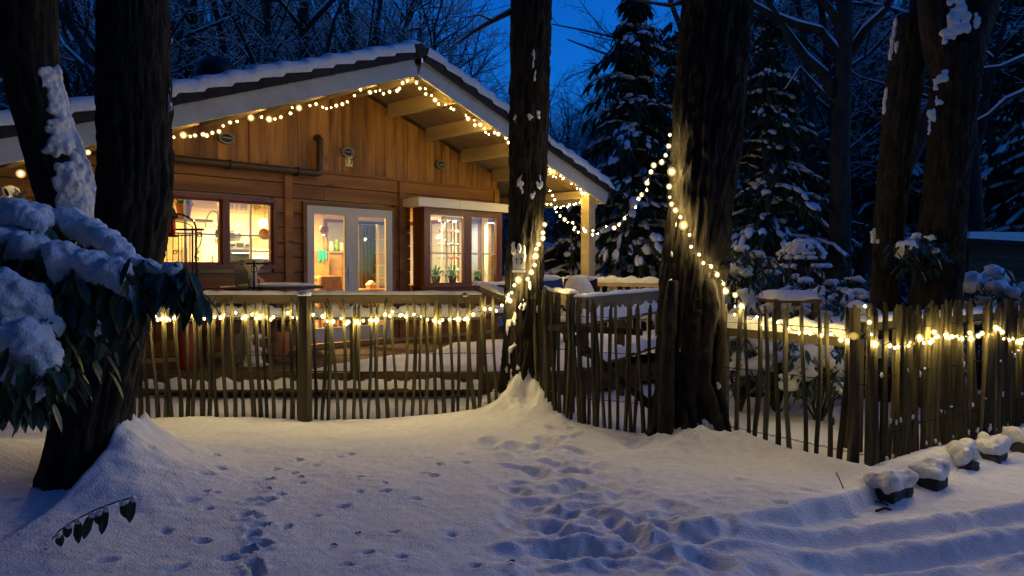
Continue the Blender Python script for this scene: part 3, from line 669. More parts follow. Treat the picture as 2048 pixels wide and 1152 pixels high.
# hanging wine glasses
p0 = HL(455, 405, 1.2); p1 = HL(546, 409, 1.2)
t = hthing('glass_rack', 'rack of upturned wine glasses hanging inside the kitchen window', 'glass rack', p0.x, 1.2, p0.z)
L_ = p1.x - p0.x
hb(MB().bb(-.2, L_ + .15, -.1, .1, .06, .08), t, 'rack_board', 'oak')
for i in range(11):
    for r_ in (0, 1):
        xx = L_ * i / 10 + .03 * r_; g = MB().lathe([(.03, .06), (.004, .055), (.004, 0), (.025, -.02), (.032, -.06), (.026, -.1), (.024, -.1)], (xx, -.05 + .1 * r_, -.0), 8)
        hb(g, t, 'wine_glass', 'steel' if (i + r_) % 3 == 0 else 'shellw', True)
def pendant(u, v, vt, y, lb, rr=.085, bulb=False):
    p = HL(u, v, y); t = hthing('pendant_lamp', lb, 'lamp', p.x, y, p.z)
    hb(MB().tube([(0, 0, rr), (0, 0, 2.62 - p.z)], .004, 5), t, 'cord', 'iron')
    hb(MB().ell((0, 0, 0), (rr, rr, rr * .95), 14, 8), t, 'shade', 'brownl', True); hb(MB().ell((0, 0, -rr * .1), (rr * 1.02, rr * 1.02, rr * .16), 14, 4), t, 'band', 'steel', True)
    if bulb: hb(MB().ell((.02, .1, .18), .07, 10, 6), t, 'globe', 'lampglow', True)
pendant(530, 468, 0, 1.3, 'round basket lamp hanging in the right kitchen casement', .1, True)
pendant(648, 459, 0, 1.0, 'round brown pendant lamp hanging behind the left door pane', .08)
# window sill plant
p = HL(368, 438, .35); t = hthing('potted_plant', 'green trailing plant in an orange pot in the kitchen window', 'plant', p.x, .35, p.z)
hb(MB().lathe([(.07, 0), (.10, .16), (.11, .2), (.1, .2)], n=14), t, 'pot', 'orange', True)
mb = MB()
for i in range(70):
    a_ = random.uniform(0, 6.28); e_ = random.uniform(.2, 1.3); mb.leaf(Vector((random.uniform(-.06, .06), random.uniform(-.06, .06), .2)), Vector((math.cos(a_) * math.cos(e_), math.sin(a_) * math.cos(e_), math.sin(e_))), random.uniform(.1, .24), .025, droop=.5)
hb(mb, t, 'foliage', 'plantg')
hb(MB().bb(-.35, .35, -.1, .2, -.03, -.001), t, 'shelf', 'whitep')
# dining side behind the door
p = HL(632, 560, 1.4)
t = hthing('dining_chair', 'brown high backed dining chair right behind the left door pane', 'chair', HL(647, 560, 1.0).x, 1.0, DECK)
def chair(t, mat, w=.46, sh=.46, bh=.98):
    hb(MB().bb(-w / 2, w / 2, -.22, .22, sh - .05, sh), t, 'seat', mat)
    hb(MB().prism([(-w / 2, sh + .002), (w / 2, sh + .002), (w * .40, bh), (-w * .40, bh)], -.24, -.18), t, 'backrest', mat)
    for sx in (-1, 1):
        for sy in (-1, 1): hb(MB().bb(sx * (w / 2 - .04) - .02, sx * (w / 2 - .04) + .02, sy * .19 - .02, sy * .19 + .02, 0, sh - .052), t, 'leg', mat)
chair(t, 'brownl')
p = HL(688, 503, 2.6); q0 = HL(650, 503, 2.6)
t = hthing('sideboard', 'light wooden sideboard seen through the left door pane', 'sideboard', q0.x, 2.45, DECK)
wv = HL(700, 503, 2.6).x - q0.x; hz = q0.z - DECK
hb(MB().bb(0, wv, 0, .5, .08, hz - .03), t, 'carcass', 'oak'); hb(MB().bb(-.03, wv + .02, -.03, .52, hz - .03, hz), t, 'top', 'oak')
for k in range(2): hb(MB().bb(.02 + k * wv / 2, wv / 2 * (k + 1) - .02, -.015, -.001, .12, hz - .06), t, 'cabinet_door', 'oak')
for k, (xx, hh, rr, mt) in enumerate(((.08, .28, .04, 'oak'), (.2, .2, .05, 'shellw'), (.32, .24, .045, 'plantg'), (.43, .18, .06, 'canopy'))):
    lbs = ['tall amber jar at the left end of the sideboard', 'white jar second along the sideboard', 'green jar third along the sideboard', 'cream bowl at the right end of the sideboard']
    P = H2W(q0.x + xx, 2.7, q0.z); j = thing('jar', lbs[k], 'jar', P, HANG, 'jars on the sideboard')
    hb(MB().lathe([(rr, 0), (rr * 1.1, hh * .5), (rr * .6, hh * .85), (rr * .6, hh)], n=10), j, 'body', mt, True)
p = HL(650, 505, 2.2); t = hthing('bar_stool', 'slim wooden stool with a teal cloth over its back', 'stool', p.x, 2.2, DECK); hz = p.z - DECK
for sx in (-.15, .15):
    for sy in (-.12, .12): hb(MB().tube([(sx * 1.2, sy * 1.3, 0), (sx * .8, sy, hz * .66)], .015, 6), t, 'leg', 'oak')
hb(MB().bb(-.17, .17, -.15, .15, hz * .66, hz * .7), t, 'seat', 'oak'); hb(MB().bb(-.15, .15, .12, .15, hz * .7, hz + .02), t, 'backrest', 'oak')
cl = MB()
for i in range(9):
    for j in range(9):
        xx = -.09 + .022 * i; cl.v.append(Vector((xx, .1 + .012 * math.sin(i * 2.1), hz + .04 - j * .024 - .02 * math.sin(i * 1.3 + 1) * j / 4)))
for i in range(8):
    for j in range(8): a_ = i * 9 + j; cl.f.append((a_, a_ + 1, a_ + 10, a_ + 9))
P = H2W(p.x, 2.2, DECK); o = cl.build('teal_cloth', M['teal'], None, True, world=False); o.location = P; o.rotation_euler = (0, 0, HANG)
tag(o, 'teal cloth hung over the back of the wooden stool', 'cloth')
# curtain, ladder shelf, table with gingerbread house
t = hthing('curtain', 'olive curtain hanging behind the right door pane', 'curtain', HL(718, 500, .9).x, .9, DECK)
mb = MB(); wv = HL(753, 500, .9).x - HL(718, 500, .9).x + .04; nn_ = 28
for i in range(nn_ + 1):
    for zz_ in (.02, 1.86): mb.v.append(Vector((wv * i / nn_, .03 * math.sin(i * 1.25), zz_)))
for i in range(nn_): mb.f.append((2 * i, 2 * i + 2, 2 * i + 3, 2 * i + 1))
hb(mb, t, 'drape', 'olive', True); hb(MB().tube([(-.1, 0, 1.88), (wv + .1, 0, 1.88)], .012, 8), t, 'rod', 'iron')
t = hthing('ladder_shelf', 'cream ladder shelf standing beside the olive curtain', 'shelf', HL(755, 500, .75).x, .75, DECK)
hb(MB().bb(-.02, .02, -.02, .02, 0, 1.86).bb(.24, .27, -.02, .02, 0, 1.86), t, 'upright', 'canopy')
for k in range(6): hb(MB().bb(.021, .239, -.02, .12, .5 + .22 * k, .515 + .22 * k), t, 'shelf_board', 'canopy')
t = hthing('dining_table', 'small round table holding the gingerbread house inside the door', 'table', HL(742, 575, .62).x, .62, DECK); zt = HL(742, 577, .62).z - DECK
hb(MB().lathe([(.36, zt - .03), (.37, zt - .015), (.36, zt)], n=20), t, 'top', 'oak', False); hb(MB().lathe([(.2, 0), (.05, .06), (.04, zt - .031)], n=12), t, 'pedestal', 'oak', True)
t = hthing('gingerbread_house', 'little gingerbread house on the round table inside the door', 'ornament', HL(742, 575, .62).x, .62, DECK + zt)
hb(MB().bb(-.06, .06, -.05, .05, 0, .06), t, 'wall', 'orange'); hb(MB().prism([(-.08, .061), (.08, .061), (0, .13)], -.06, .06), t, 'roof', 'shellw')
# bay: ledge, plants, display case
t = hthing('plant_ledge', 'broad wooden ledge carrying the plants inside the bay window', 'ledge', BX0 + .1, BY + .1, BZ0 + .036)
hb(MB().bb(0, 1.6, 0, .62, -.0, .03), t, 'board', 'oak')
pl = [(872, .12, .46, 'spiky green plant at the left end of the bay window ledge', 45, .03), (905, .2, .4, 'bushy bright green fern left of the bay mullion', 70, .02), (955, .15, .22, 'low leafy plant just right of the bay mullion', 60, .03), (985, .3, .28, 'dark palm like plant at the right end of the bay ledge', 40, .02)]
for u, dy, hh, lb, n_, lw in pl:
    p = HL(u, 560, BY + .1 + dy); t = hthing('potted_plant', lb, 'plant', p.x, BY + .1 + dy, BZ0 + .067, 'plants in the bay window')
    hb(MB().lathe([(.055, 0), (.08, .11), (.085, .12), (.075, .12)], n=12), t, 'pot', 'iron', True); mb = MB()
    for i in range(n_):
        a_ = random.uniform(0, 6.28); e_ = random.uniform(.25, 1.4); mb.leaf(Vector((0, 0, .11)), Vector((math.cos(a_) * math.cos(e_), math.sin(a_) * math.cos(e_), math.sin(e_))), hh * random.uniform(.6, 1.1), lw, droop=.45)
    hb(mb, t, 'foliage', 'plantg')
p = HL(895, 560, .7); t = hthing('display_case', 'lit glass display case with rows of minerals behind the bay window', 'display case', p.x, .7, DECK)
for sx in (-.28, .28):
    for sy in (-.16, .16): hb(MB().bb(sx - .012, sx + .012, sy - .012, sy + .012, .0, 2.0), t, 'post', 'canopy')
hb(MB().bb(-.3, .3, -.18, .18, 0, .6), t, 'plinth', 'oak'); hb(MB().bb(-.3, .3, -.18, .18, 2.0, 2.05), t, 'top', 'canopy')
for k in range(3): hb(MB().ell((-.18 + .18 * k, 0, 1.985), (.03, .03, .012), 8, 4), t, 'spotlight', 'caselamp')
for k in range(5):
    zz_ = .8 + .24 * k; hb(MB().bb(-.27, .27, -.15, .15, zz_, zz_ + .012), t, 'shelf', 'glass')
    for j in range(4):
        mt = random.choice(['shellw', 'shellw', 'orange', 'steel', 'canopy']); m_ = thing('mineral', '%s mineral, %s from the left on the %s shelf of the lit case' % (dict(shellw='white', orange='orange', steel='silvery', canopy='cream')[mt], ('first', 'second', 'third', 'fourth')[j], ('lowest', 'second', 'middle', 'fourth', 'top')[k]), 'mineral', H2W(p.x - .2 + .13 * j, .7 - .05, DECK + zz_ + .012), 0, 'minerals in the display case')
        MB().ell((0, 0, .03), (.05, .035, .032), 8, 5, jit=.15).build('crystal', M[mt], m_, True, world=False)
for i, l_ in enumerate((1,)): lamp(HL(895, 500, .7).x, .2, 2.28, 26, .3, 'case_light', (1, .92, .7))
p = HL(978, 540, .1); t = hthing('cat_tree', 'sand coloured scratching post behind the right bay pane', 'scratching post', p.x + .02, .35, BZ0 - .2)
hb(MB().tube([(0, 0, 0), (0, 0, .42)], .05, 12), t, 'column', 'canopy', True); hb(MB().bb(-.13, .13, -.12, .12, .42, .48), t, 'platform', 'oak')

# ------------------------------------------------------------------ terrace
def seg_planks(): pass
DY = 8.25
deck = thing('terrace_deck', 'raised wooden terrace in front of the chalet, its boards under snow', 'terrace', (0, DY, 0))
for i in range(3):
    MB().box((-2.2, DY + .02, .245 - .1 * i), (6.0, .03, .094)).build('edge_plank', M['deckwood'], deck)
mb = MB(); mb.v += [Vector(p) for p in ((-5.2, DY + .04, .25), (.8, DY + .04, .25), (2.9, 10.3, .25), (2.6, 13.5, .25), (.2, 15.5, .25), (-7, 9.5, .25))]; mb.f.append((0, 1, 2, 3, 4, 5)); mb.v += [p - Vector((0, 0, .2)) for p in mb.v[:6]]
for j in range(6): mb.f.append((j, j + 6, (j + 1) % 6 + 6, (j + 1) % 6))
mb.build('deck_frame', M['deckwood'], deck)
k_ = -.12
while k_ > -3.9:
    x0 = (DY + .06 - 11.3 - k_ * HI.y) / HD.y; P0b = H2W(x0, k_, 0)
    if x0 < 3.9 and x0 > -9:
        x0 = max(x0, -3.2) if k_ > -1 else x0
        MB().box(H2W((x0 + 4.1) / 2, k_, .252), (4.1 - x0, .132, .006), Matrix.Rotation(HANG, 3, 'Z')).build('deck_board', M['deckwood'], deck)
    k_ -= .14
# snow lying on the deck, swept thin near the house
mb = MB(); gx = np.arange(-5.2, 2.9, .08); gy = np.arange(DY + .0, 13, .08); ids = {}
def inpoly(x, y):
    q = HP; lx = (Vector((x, y, 0)) - HP).dot(HD); ly = (Vector((x, y, 0)) - HP).dot(HI)
    return ly < -.45 and (x < .8 + (y - DY) * .98) and y >= DY
for i, x in enumerate(gx):
    for j, y in enumerate(gy):
        if inpoly(x, y):
            lx = (Vector((x, y, 0)) - HP).dot(HD); ly = (Vector((x, y, 0)) - HP).dot(HI)
            e = min(1, (y - DY) / .12 + .3); th = .10 * (1 + .5 * noise.noise(Vector((x * 2, y * 2, 3))) + .25 * noise.noise(Vector((x * 7, y * 7, 1))))
            th *= min(1, max(0, (-ly - 1.35 - .25 * noise.noise(Vector((x * 2, y * 2, 8))) - .5 * max(0, -x - .6) / 1.5) / .35)); path = math.exp(-((lx - .0) / .5) ** 2) * .6
            left = 1 / (1 + math.exp(-(x + 2.1) * 4)); th *= (1 - path) * (.25 + .75 * left)
            ids[i, j] = len(mb.v); mb.v.append(Vector((x, y, .248 + th * e + (.008 if th > .01 else 0))))
for (i, j), a in ids.items():
    if (i + 1, j) in ids and (i, j + 1) in ids and (i + 1, j + 1) in ids: mb.f.append((a, ids[i + 1, j], ids[i + 1, j + 1], ids[i, j + 1]))
mb.build('deck_snow', M['snow'], deck, True)
# balustrades: each rail run a thing with top rail, ledge, low rail, balusters, snow
def balustrade(lb, a, b, ztop, hgt=.10, ledge=True, lows=(), bal=0, matr='railwood', seed=1, snowh=.045, group=None, thick=.045, ledgez=.25):
    a = Vector(a); b = Vector(b); d = (b - a); L = d.length; ang = math.atan2(d.y, d.x)
    t = thing('balustrade', lb, 'railing', (a.x, a.y, 0), ang, group)
    z0 = a.z; dz = d.z
    def bx(name, x0, x1, y0, y1, z0_, z1_, mat): return MB().bb(x0, x1, y0, y1, z0_, z1_).build(name, M[mat], t, world=False)
    bx('top_rail', 0, L, -.05, .05, ztop - .028, ztop, matr)
    bx('face_board', 0, L, -.045, -.015, ztop - .028 - hgt, ztop - .029, matr)
    mb = MB(); snowstrip(mb, (0, 0, ztop), (L, 0, ztop), .11, snowh, .05, .35, seed); mb.build('snow_cap', M['snow'], t, True, world=False)
    if ledge:
        bx('ledge', 0, L, -.08, .06, ztop - ledgez - .03, ztop - ledgez, matr)
        mb = MB(); snowstrip(mb, (0, -.01, ztop - ledgez), (L, -.01, ztop - ledgez), .13, .12, .03, .38, seed + 5, 8, 0); mb.build('ledge_snow', M['snow'], t, True, world=False)
    for lz in lows:
        bx('low_rail', 0, L, -.07, .05, lz - .04, lz, 'deckwood')
        mb = MB(); snowstrip(mb, (0, -.01, lz), (L, -.01, lz), .12, .085, .03, .5, seed + 9, 6); mb.build('low_snow', M['snow'], t, True, world=False)
    n = max(2, int(round(L / 1.5)) + 1)
    for i in range(n):
        x = .04 + (L - .08) * i / (n - 1); bx('post', x - .035, x + .035, .051, .12, 0.0, ztop - .03, 'postwood')
    if bal:
        m = int(L / bal)
        for i in range(m): bx('baluster', L * (i + .5) / m - .018, L * (i + .5) / m + .018, -.012, .012, .36, ztop - .03 - .002, matr)
    return t
balustrade('front terrace railing with snow along its top, behind the left picket fence', (-4.6, 8.12, 0), (-.32, 8.12, 0), 1.16, .075, True, (.13,), 0, 'railwood', 1, .035)
balustrade('short snow capped railing between the middle and the big tree', (.62, 7.05, 0), (2.0, 9.6, 0), 1.17, .13, True, (.5,), 0, 'railwood', 3, .03)
balustrade('short railing running back beside the middle tree trunk', (.36, 8.6, 0), (.6, 7.1, 0), 1.2, .10, False, (), 0, 'railwood', 4, .035)
pa = H2W(4.1, 2.6, 0); pb = H2W(4.1, -4.4, 0)
balustrade('far veranda railing with balusters and lumpy snow beyond the post', pa, pb, 1.2, .05, False, (), .16, 'purlin', 7, .09)
# planks sticking out near the middle tree
t = thing('leaning_board', 'short dark board leaning on the railing left of the middle tree', 'board', WY(935, 615, 7.9))
MB().box(WY(936, 603, 7.9), (.07, .02, .2), Matrix.Rotation(R(-35), 3, 'Y')).build('plank', M['deckwood'], t); mb = MB(); mb.ell(WY(930, 592, 7.9), (.04, .02, .012), 8, 4); mb.build('snow_cap', M['snow'], t, True)
t = thing('slanting_rail', 'snow topped board slanting down beside the middle tree trunk', 'board', WY(985, 590, 8.1))
a_, b_ = WY(965, 578, 8.6), WY(1012, 598, 7.7)
MB().tube([a_, b_], .045, 4).build('rail', M['railwood'], t); mb = MB(); snowstrip(mb, a_ + Vector((0, 0, .045)), b_ + Vector((0, 0, .045)), .1, .05, .05, .3, 2); mb.build('snow_cap', M['snow'], t, True)
# bench on the terrace
t = hthing('garden_bench', 'brown wooden bench back with snow below the bay window', 'bench', 1.9, -1.3, DECK)
hb(MB().bb(-.5, .5, -.02, .02, .5, .86), t, 'backrest', 'deckwood'); hb(MB().bb(-.5, .5, -.45, -.02, .4, .44), t, 'seat', 'deckwood')
for sx in (-.45, .45):
    for sy in (-.4, .0): hb(MB().bb(sx - .03, sx + .03, sy - .03, sy + .03, 0, .398), t, 'leg', 'deckwood')
mb = MB(); snowstrip(mb, (-.5, 0, .861), (.5, 0, .861), .07, .06, .05, .3, 4); hb(mb, t, 'snow_cap', 'snow', True)
mb = MB(); snowstrip(mb, (-.48, -.26, .441), (.48, -.26, .441), .34, .1, .05, .3, 8); hb(mb, t, 'seat_snow', 'snow', True)
# snow covered garden chairs by the veranda
for k, (u, v, Y, lb) in enumerate(((1120, 585, 11.0, 'dark garden chair left of the snow covered one behind the railing'), (1150, 590, 10.6, 'garden chair heaped with snow behind the middle railing'))):
    P = WY(u, v, Y); t = thing('garden_chair', lb, 'chair', (P.x, P.y, .26), R(30 - 50 * k), 'garden chairs on the veranda')
    hb(MB().bb(-.25, .25, -.25, .25, .38, .42), t, 'seat', 'blackp'); hb(MB().box((0, .27, .72), (.5, .035, .62), Matrix.Rotation(R(-12), 3, 'X')), t, 'backrest', 'blackp')
    for sx in (-.22, .22):
        for sy in (-.22, .22): hb(MB().tube([(sx, sy, 0), (sx, sy, .379)], .016, 6), t, 'leg', 'blackp')
        hb(MB().bb(sx - .02, sx + .02, -.22, .26, .6, .625), t, 'armrest', 'blackp')
    mb = MB(); mb.ell((0, 0, .46), (.23, .22, .12), 14, 8, jit=.05); mb.ell((.0, .33, 1.03), (.24, .05, .05), 12, 6, jit=.05)
    if k: mb.ell((0, .2, .75), (.25, .14, .33), 12, 8, jit=.05); mb.ell((.18, -.05, .68), (.14, .2, .09), 10, 6)
    hb(mb, t, 'snow_cap', 'snow', True)

# iron arch, lantern, candelabra, birdbath, table, stove
def scroll(c, r0, turns, sgn, yv=0, n=22, rr=.006):
    return [(c[0] + sgn * r0 * (1 - .8 * k / n) * math.cos(turns * 6.28 * k / n), yv, c[1] + r0 * (1 - .8 * k / n) * math.sin(turns * 6.28 * k / n)) for k in range(n + 1)]
YA = 8.9
pc = WY(346, 530, YA); t = thing('iron_arch', 'black wrought iron arched trellis with scrolls before the kitchen window', 'trellis', (pc.x, YA, .26)); S_ = YA / F
def ia(u, v): p = WY(u, v, YA); return (p.x - pc.x, 0, p.z - .26)
for u in (392, 300): hb(MB().tube([ia(u, 690), ia(u, 459)], .012, 6), t, 'upright', 'iron')
hb(MB().tube([ia(385, 690), ia(385, 459)], .01, 6), t, 'upright', 'iron')
hb(MB().bb(ia(290, 0)[0], ia(402, 0)[0], -.02, .02, ia(0, 461)[2], ia(0, 457)[2]), t, 'cross_bar', 'iron')
hb(MB().tube([ia(346 + 46 * math.cos(k), 457 - 30 * math.sin(k)) for k in np.linspace(0, math.pi, 16)], .011, 6), t, 'arch', 'iron')
hb(MB().tube([ia(346 + 40 * math.cos(k), 457 - 14 * math.sin(k)) for k in np.linspace(0, math.pi, 12)], .006, 6), t, 'inner_arch', 'iron')
hb(MB().tube([ia(300, 471), ia(384, 471)], .007, 6), t, 'upper_rod', 'iron')
for i, u in enumerate((310, 322, 334, 346, 357, 364, 372, 380)): hb(MB().tube([ia(u, 530 if i % 2 else 690), ia(u, 466)], .0055, 5), t, 'rod', 'iron')
P_ = ia(398, 470); hb(MB().tube(scroll((P_[0], P_[2]), .04, 1.4, -1), .006, 5), t, 'scroll', 'iron')
hb(MB().tube([ia(*q) for q in ((402, 460), (404, 475), (400, 490), (392, 502), (389, 515))], .006, 5), t, 'scroll', 'iron')
for v in (505, 518, 530, 543): P_ = ia(394, v); hb(MB().tube(scroll((P_[0], P_[2]), .028, 1.2, 1 if v % 2 else -1), .006, 5), t, 'scroll', 'iron')
P_ = ia(351, 505); hb(MB().tube(scroll((P_[0], P_[2]), .035, 1.3, 1), .006, 5), t, 'scroll', 'iron')
P = WY(342, 474, 8.75); t = thing('bird_feeder', 'black lantern shaped bird feeder with a red front on the iron arch', 'bird feeder', P)
zt = (474 - 408) * 8.75 / F
hb(MB().lathe([(.075, 0), (.08, .02), (.04, .03)], n=12), t, 'base', 'iron'); hb(MB().lathe([(.045, .03), (.055, .1), (.05, .22), (.03, .24)], n=12), t, 'body', 'red', True)
hb(MB().lathe([(.09, .22), (.08, .25), (.035, .34), (.01, zt)], n=12), t, 'hood', 'iron', True)
for sx in (-.05, .035): hb(MB().tube([(sx, -.045, .02), (sx, -.045, .23)], .012, 6), t, 'guard', 'iron')
YC = 8.7; pc = WY(508, 600, YC)
t = thing('iron_candelabra', 'black iron candle stand with curled arms behind the railing', 'candle stand', (pc.x, YC, .26))
def ic(u, v): p = WY(u, v, YC); return (p.x - pc.x, 0, p.z - .26)
hb(MB().tube([ic(508, 690), ic(508, 522)], .012, 6), t, 'stem', 'iron'); hb(MB().bb(ic(487, 0)[0], ic(529, 0)[0], -.015, .015, ic(0, 529)[2], ic(0, 525)[2]), t, 'cross_bar', 'iron')
for sx in (-1, 1):
    P_ = ic(508 + sx * 24, 526); hb(MB().tube(scroll((P_[0], P_[2]), .035, 1.3, sx), .006, 5), t, 'scroll', 'iron')
    hb(MB().tube([ic(508 + sx * k[0], k[1]) for k in ((0, 545), (5, 543), (6, 536), (2, 531))], .006, 5), t, 'hook', 'iron')
    hb(MB().tube([ic(508 + sx * 10, 690), ic(508 + sx * 10, 562), ic(508 + sx * 7, 558)], .007, 5), t, 'leg', 'iron')
hb(MB().bb(ic(494, 0)[0], ic(522, 0)[0], -.01, .01, ic(0, 577)[2], ic(0, 574)[2]), t, 'low_bar', 'iron')
P = WY(505, 518, 9.0); t = thing('bird_bath', 'pale round bird bath dish on a pedestal before the kitchen window', 'bird bath', (P.x, P.y, .26)); hh = P.z - .26
hb(MB().lathe([(.18, 0), (.1, .06), (.05, .3), (.05, hh - .16), (.09, hh - .1), (.18, hh - .03), (.2, hh), (.185, hh), (.1, hh - .04)], n=20), t, 'dish', 'canopy', True)
P = WY(487, 560, 9.3); t = thing('storage_box', 'grey upright box below the kitchen window', 'box', (P.x, P.y, .26), R(20))
hb(MB().bb(-.1, .1, -.1, .1, 0, WY(487, 533, 9.3).z - .27), t, 'body', 'dimgrey'); hb(MB().bb(-.11, .11, -.11, .11, WY(487, 533, 9.3).z - .269, WY(487, 530, 9.3).z - .25), t, 'lid', 'dimgrey')
P = WY(545, 572, 9.4); t = thing('garden_table', 'dark round garden table with a snowy top before the wall', 'table', (P.x, P.y, .26)); hh = P.z - .26
hb(MB().lathe([(.62, hh - .03), (.63, hh - .015), (.62, hh)], n=26), t, 'table_top', 'deckwood'); hb(MB().lathe([(.25, 0), (.06, .08), (.05, hh - .031)], n=12), t, 'pedestal', 'deckwood', True)
mb = MB(); mb.ell((.05, 0, hh + .01), (.5, .45, .035), 18, 6, jit=.06); hb(mb, t, 'snow_cap', 'snow', True)
P = WY(512, 572, 9.35); t = thing('wicker_basket', 'small pale conical cover on the garden table', 'cover', (P.x, P.y, hh + .26 + .02)); hb(MB().lathe([(.12, 0), (.09, .06), (.03, .11), (.01, .12)], n=14), t, 'cover_shell', 'orange', True)
P = WY(455, 600, 9.3); t = thing('garden_armchair', 'dark slatted armchair left of the round garden table', 'chair', (P.x, P.y, .26), R(60)); chair(t, 'deckwood', .5, .42, .95)
P = WY(556, 600, 9.9); t = thing('dry_plant', 'dried reddish potted plant between the window and the door', 'plant', (P.x, P.y, .26))
hb(MB().lathe([(.12, 0), (.18, .3), (.19, .34), (.17, .34)], n=14), t, 'pot', 'orange', True); mb = MB()
for i in range(60):
    a_ = random.uniform(0, 6.28); e_ = random.uniform(.3, 1.4); mb.leaf(Vector((0, 0, .33)), Vector((math.cos(a_) * math.cos(e_), math.sin(a_) * math.cos(e_), math.sin(e_))), random.uniform(.3, .62), .05, droop=.35)
hb(mb, t, 'foliage', 'brownl')
P = WY(377, 690, 8.6); t = thing('red_bin', 'red cylinder bin standing on the terrace behind the left pickets', 'bin', (P.x, P.y, .26)); zt = WY(377, 655, 8.6).z - .26
hb(MB().lathe([(.09, 0), (.1, .02), (.1, max(.3, zt)), (.05, max(.3, zt) + .04)], n=16), t, 'body', 'dullred', True); hb(MB().tube([(0, 0, zt + .02), (0, 0, zt + .1)], .02, 8), t, 'cap', 'blackp')
P = WY(515, 690, 8.5); t = thing('plant_stand', 'ornate grey stand of stacked rings on the deck with snow on it', 'plant stand', (P.x, P.y, .26))
for k in range(3): hb(MB().tube([(.09 * math.cos(a_), .09 * math.sin(a_), .08 + .15 * k) for a_ in np.linspace(0, 6.28, 18)], .012, 6), t, 'ring', 'steel', True); 
hb(MB().tube([(0, 0, 0), (0, 0, .5)], .02, 8), t, 'stem', 'steel'); mb = MB()
for k in range(3): mb.ell((0, 0, .1 + .15 * k), (.07, .07, .025), 10, 5)
hb(mb, t, 'snow_cap', 'snow', True)

# ------------------------------------------------------------------ picket fences
PKV = []
for i in range(10):
    mb = MB(); pts = []; rd = []; wob = random.uniform(-.015, .015); ph = random.uniform(0, 6)
    for k in range(8):
        z = k / 7; pts.append((.012 * math.sin(ph + z * 4) + wob * z, .006 * math.sin(ph * 2 + z * 5), z * (1 if k < 7 else 1)))
        rd.append(.021 * (1 - .12 * z + .12 * math.sin(ph + z * 7)) if k < 7 else .009)
    pts[6] = (pts[6][0], pts[6][1], .955)
    mb.tube(pts, rd, random.choice([4, 5, 5]), True, .12, .62); PKV.append(mb.mesh('picket', M['picket']))
def fence(lb, pts, spacing, h0, h1, wires=(.22, .6, .98), lean=.02, dens=None, seed=0, wide=1.0):
    rr = random.Random(seed); pts = [Vector((*p, 0)) for p in pts]; base = pts[0]
    t = thing('picket_fence', lb, 'fence', base)
    segL = [(pts[i + 1] - pts[i]).length for i in range(len(pts) - 1)]; T = sum(segL); s = 0; n = 0; out = []
    def at(s):
        for i, l in enumerate(segL):
            if s <= l or i == len(segL) - 1: return pts[i].lerp(pts[i + 1], s / l), (pts[i + 1] - pts[i]).normalized()
            s -= l
    while s < T:
        P, d = at(s); me_ = rr.choice(PKV); g = gz(P.x, P.y); hh = h0 + (h1 - h0) * s / T + rr.uniform(-.035, .035)
        o = link('picket', me_, t); o.location = P - base + Vector((0, 0, min(g, .25) - .06)); o.scale = (rr.uniform(1.2, 1.85) * wide, rr.uniform(.9, 1.3), hh + .06 - min(g, .25) * .8)
        o.rotation_euler = (rr.gauss(0, lean), rr.gauss(0, lean), math.atan2(d.y, d.x) + rr.uniform(-.5, .5)); out.append((P, hh)); s += spacing * rr.uniform(.75, 1.25); n += 1
    for wz in wires:
        for ph in (0, math.pi):
            mb = MB(); m = int(T / (spacing / 2)); wp = []
            for k in range(m + 1):
                P, d = at(T * k / m); nrm = Vector((-d.y, d.x, 0)); wp.append(P + nrm * (.024 * math.cos(k * math.pi + ph)) + Vector((0, 0, wz + .012 * noise.noise(Vector((P.x * 3, P.y * 3, wz))))))
            mb.tube(wp, .0022, 3, False); mb.build('wire', M['iron'], t)
    return t, at, T
tf, atf, TfL = fence('left run of rustic split picket fence, from the leaning tree to the middle tree', [(-3.62, 7.0), (-2.07, 7.12), (-.17, 7.38)], .074, 1.13, 1.13, (.22, .6, .95), .018, seed=1)
P = WY(609, 700, 7.08); pg = Vector((P.x, P.y, -.1)); MB().tube([pg, pg + Vector((.0, 0, 1.28))], [.068, .062], 10, True, .03).build('post', M['postwood'], tf, False)
mb = MB(); mb.ell(pg + Vector((0, 0, 1.3)), (.075, .075, .035), 12, 6); mb.build('post_snow', M['snow'], tf, True)
tm, atm, _ = fence('middle run of picket fence sagging between the two lit tree trunks', [(.25, 7.4), (.42, 7.0), (.8, 6.66), (1.22, 6.42)], .058, 1.2, 1.12, (.25, .68, 1.0), .03, seed=2)
MB().box((.85, 6.72, .55), (1.05, .03, .07), Matrix.Rotation(R(-25), 3, 'Z') @ Matrix.Rotation(R(38), 3, 'Y')).build('brace', M['postwood'], tm)
MB().box((.75, 6.78, .88), (.95, .035, .06), Matrix.Rotation(R(-33), 3, 'Z')).build('rail', M['postwood'], tm)
tr_, atr, _ = fence('right run of wide spaced pickets between the big tree and the fence corner', [(1.78, 6.2), (2.1, 5.75), (2.5, 5.22)], .105, 1.13, 1.18, (.12, .62, 1.0), .012, seed=3, wide=.95)
tq, atq, _ = fence('close set picket fence turning away at the corner above the stone edging', [(2.52, 5.2), (3.2, 5.72), (4.0, 6.26), (4.9, 6.9), (6.6, 8.1)], .057, 1.17, 1.12, (.25, .66, 1.0), .03, seed=4, wide=.78)
for P, r_ in ((Vector((2.46, 5.3, -.1)), .042), (Vector((2.61, 5.36, -.1)), .038)): MB().tube([P, P + Vector((0, 0, 1.26))], [r_, r_ * .9], 9, True, .04).build('post', M['postwood'], tq)
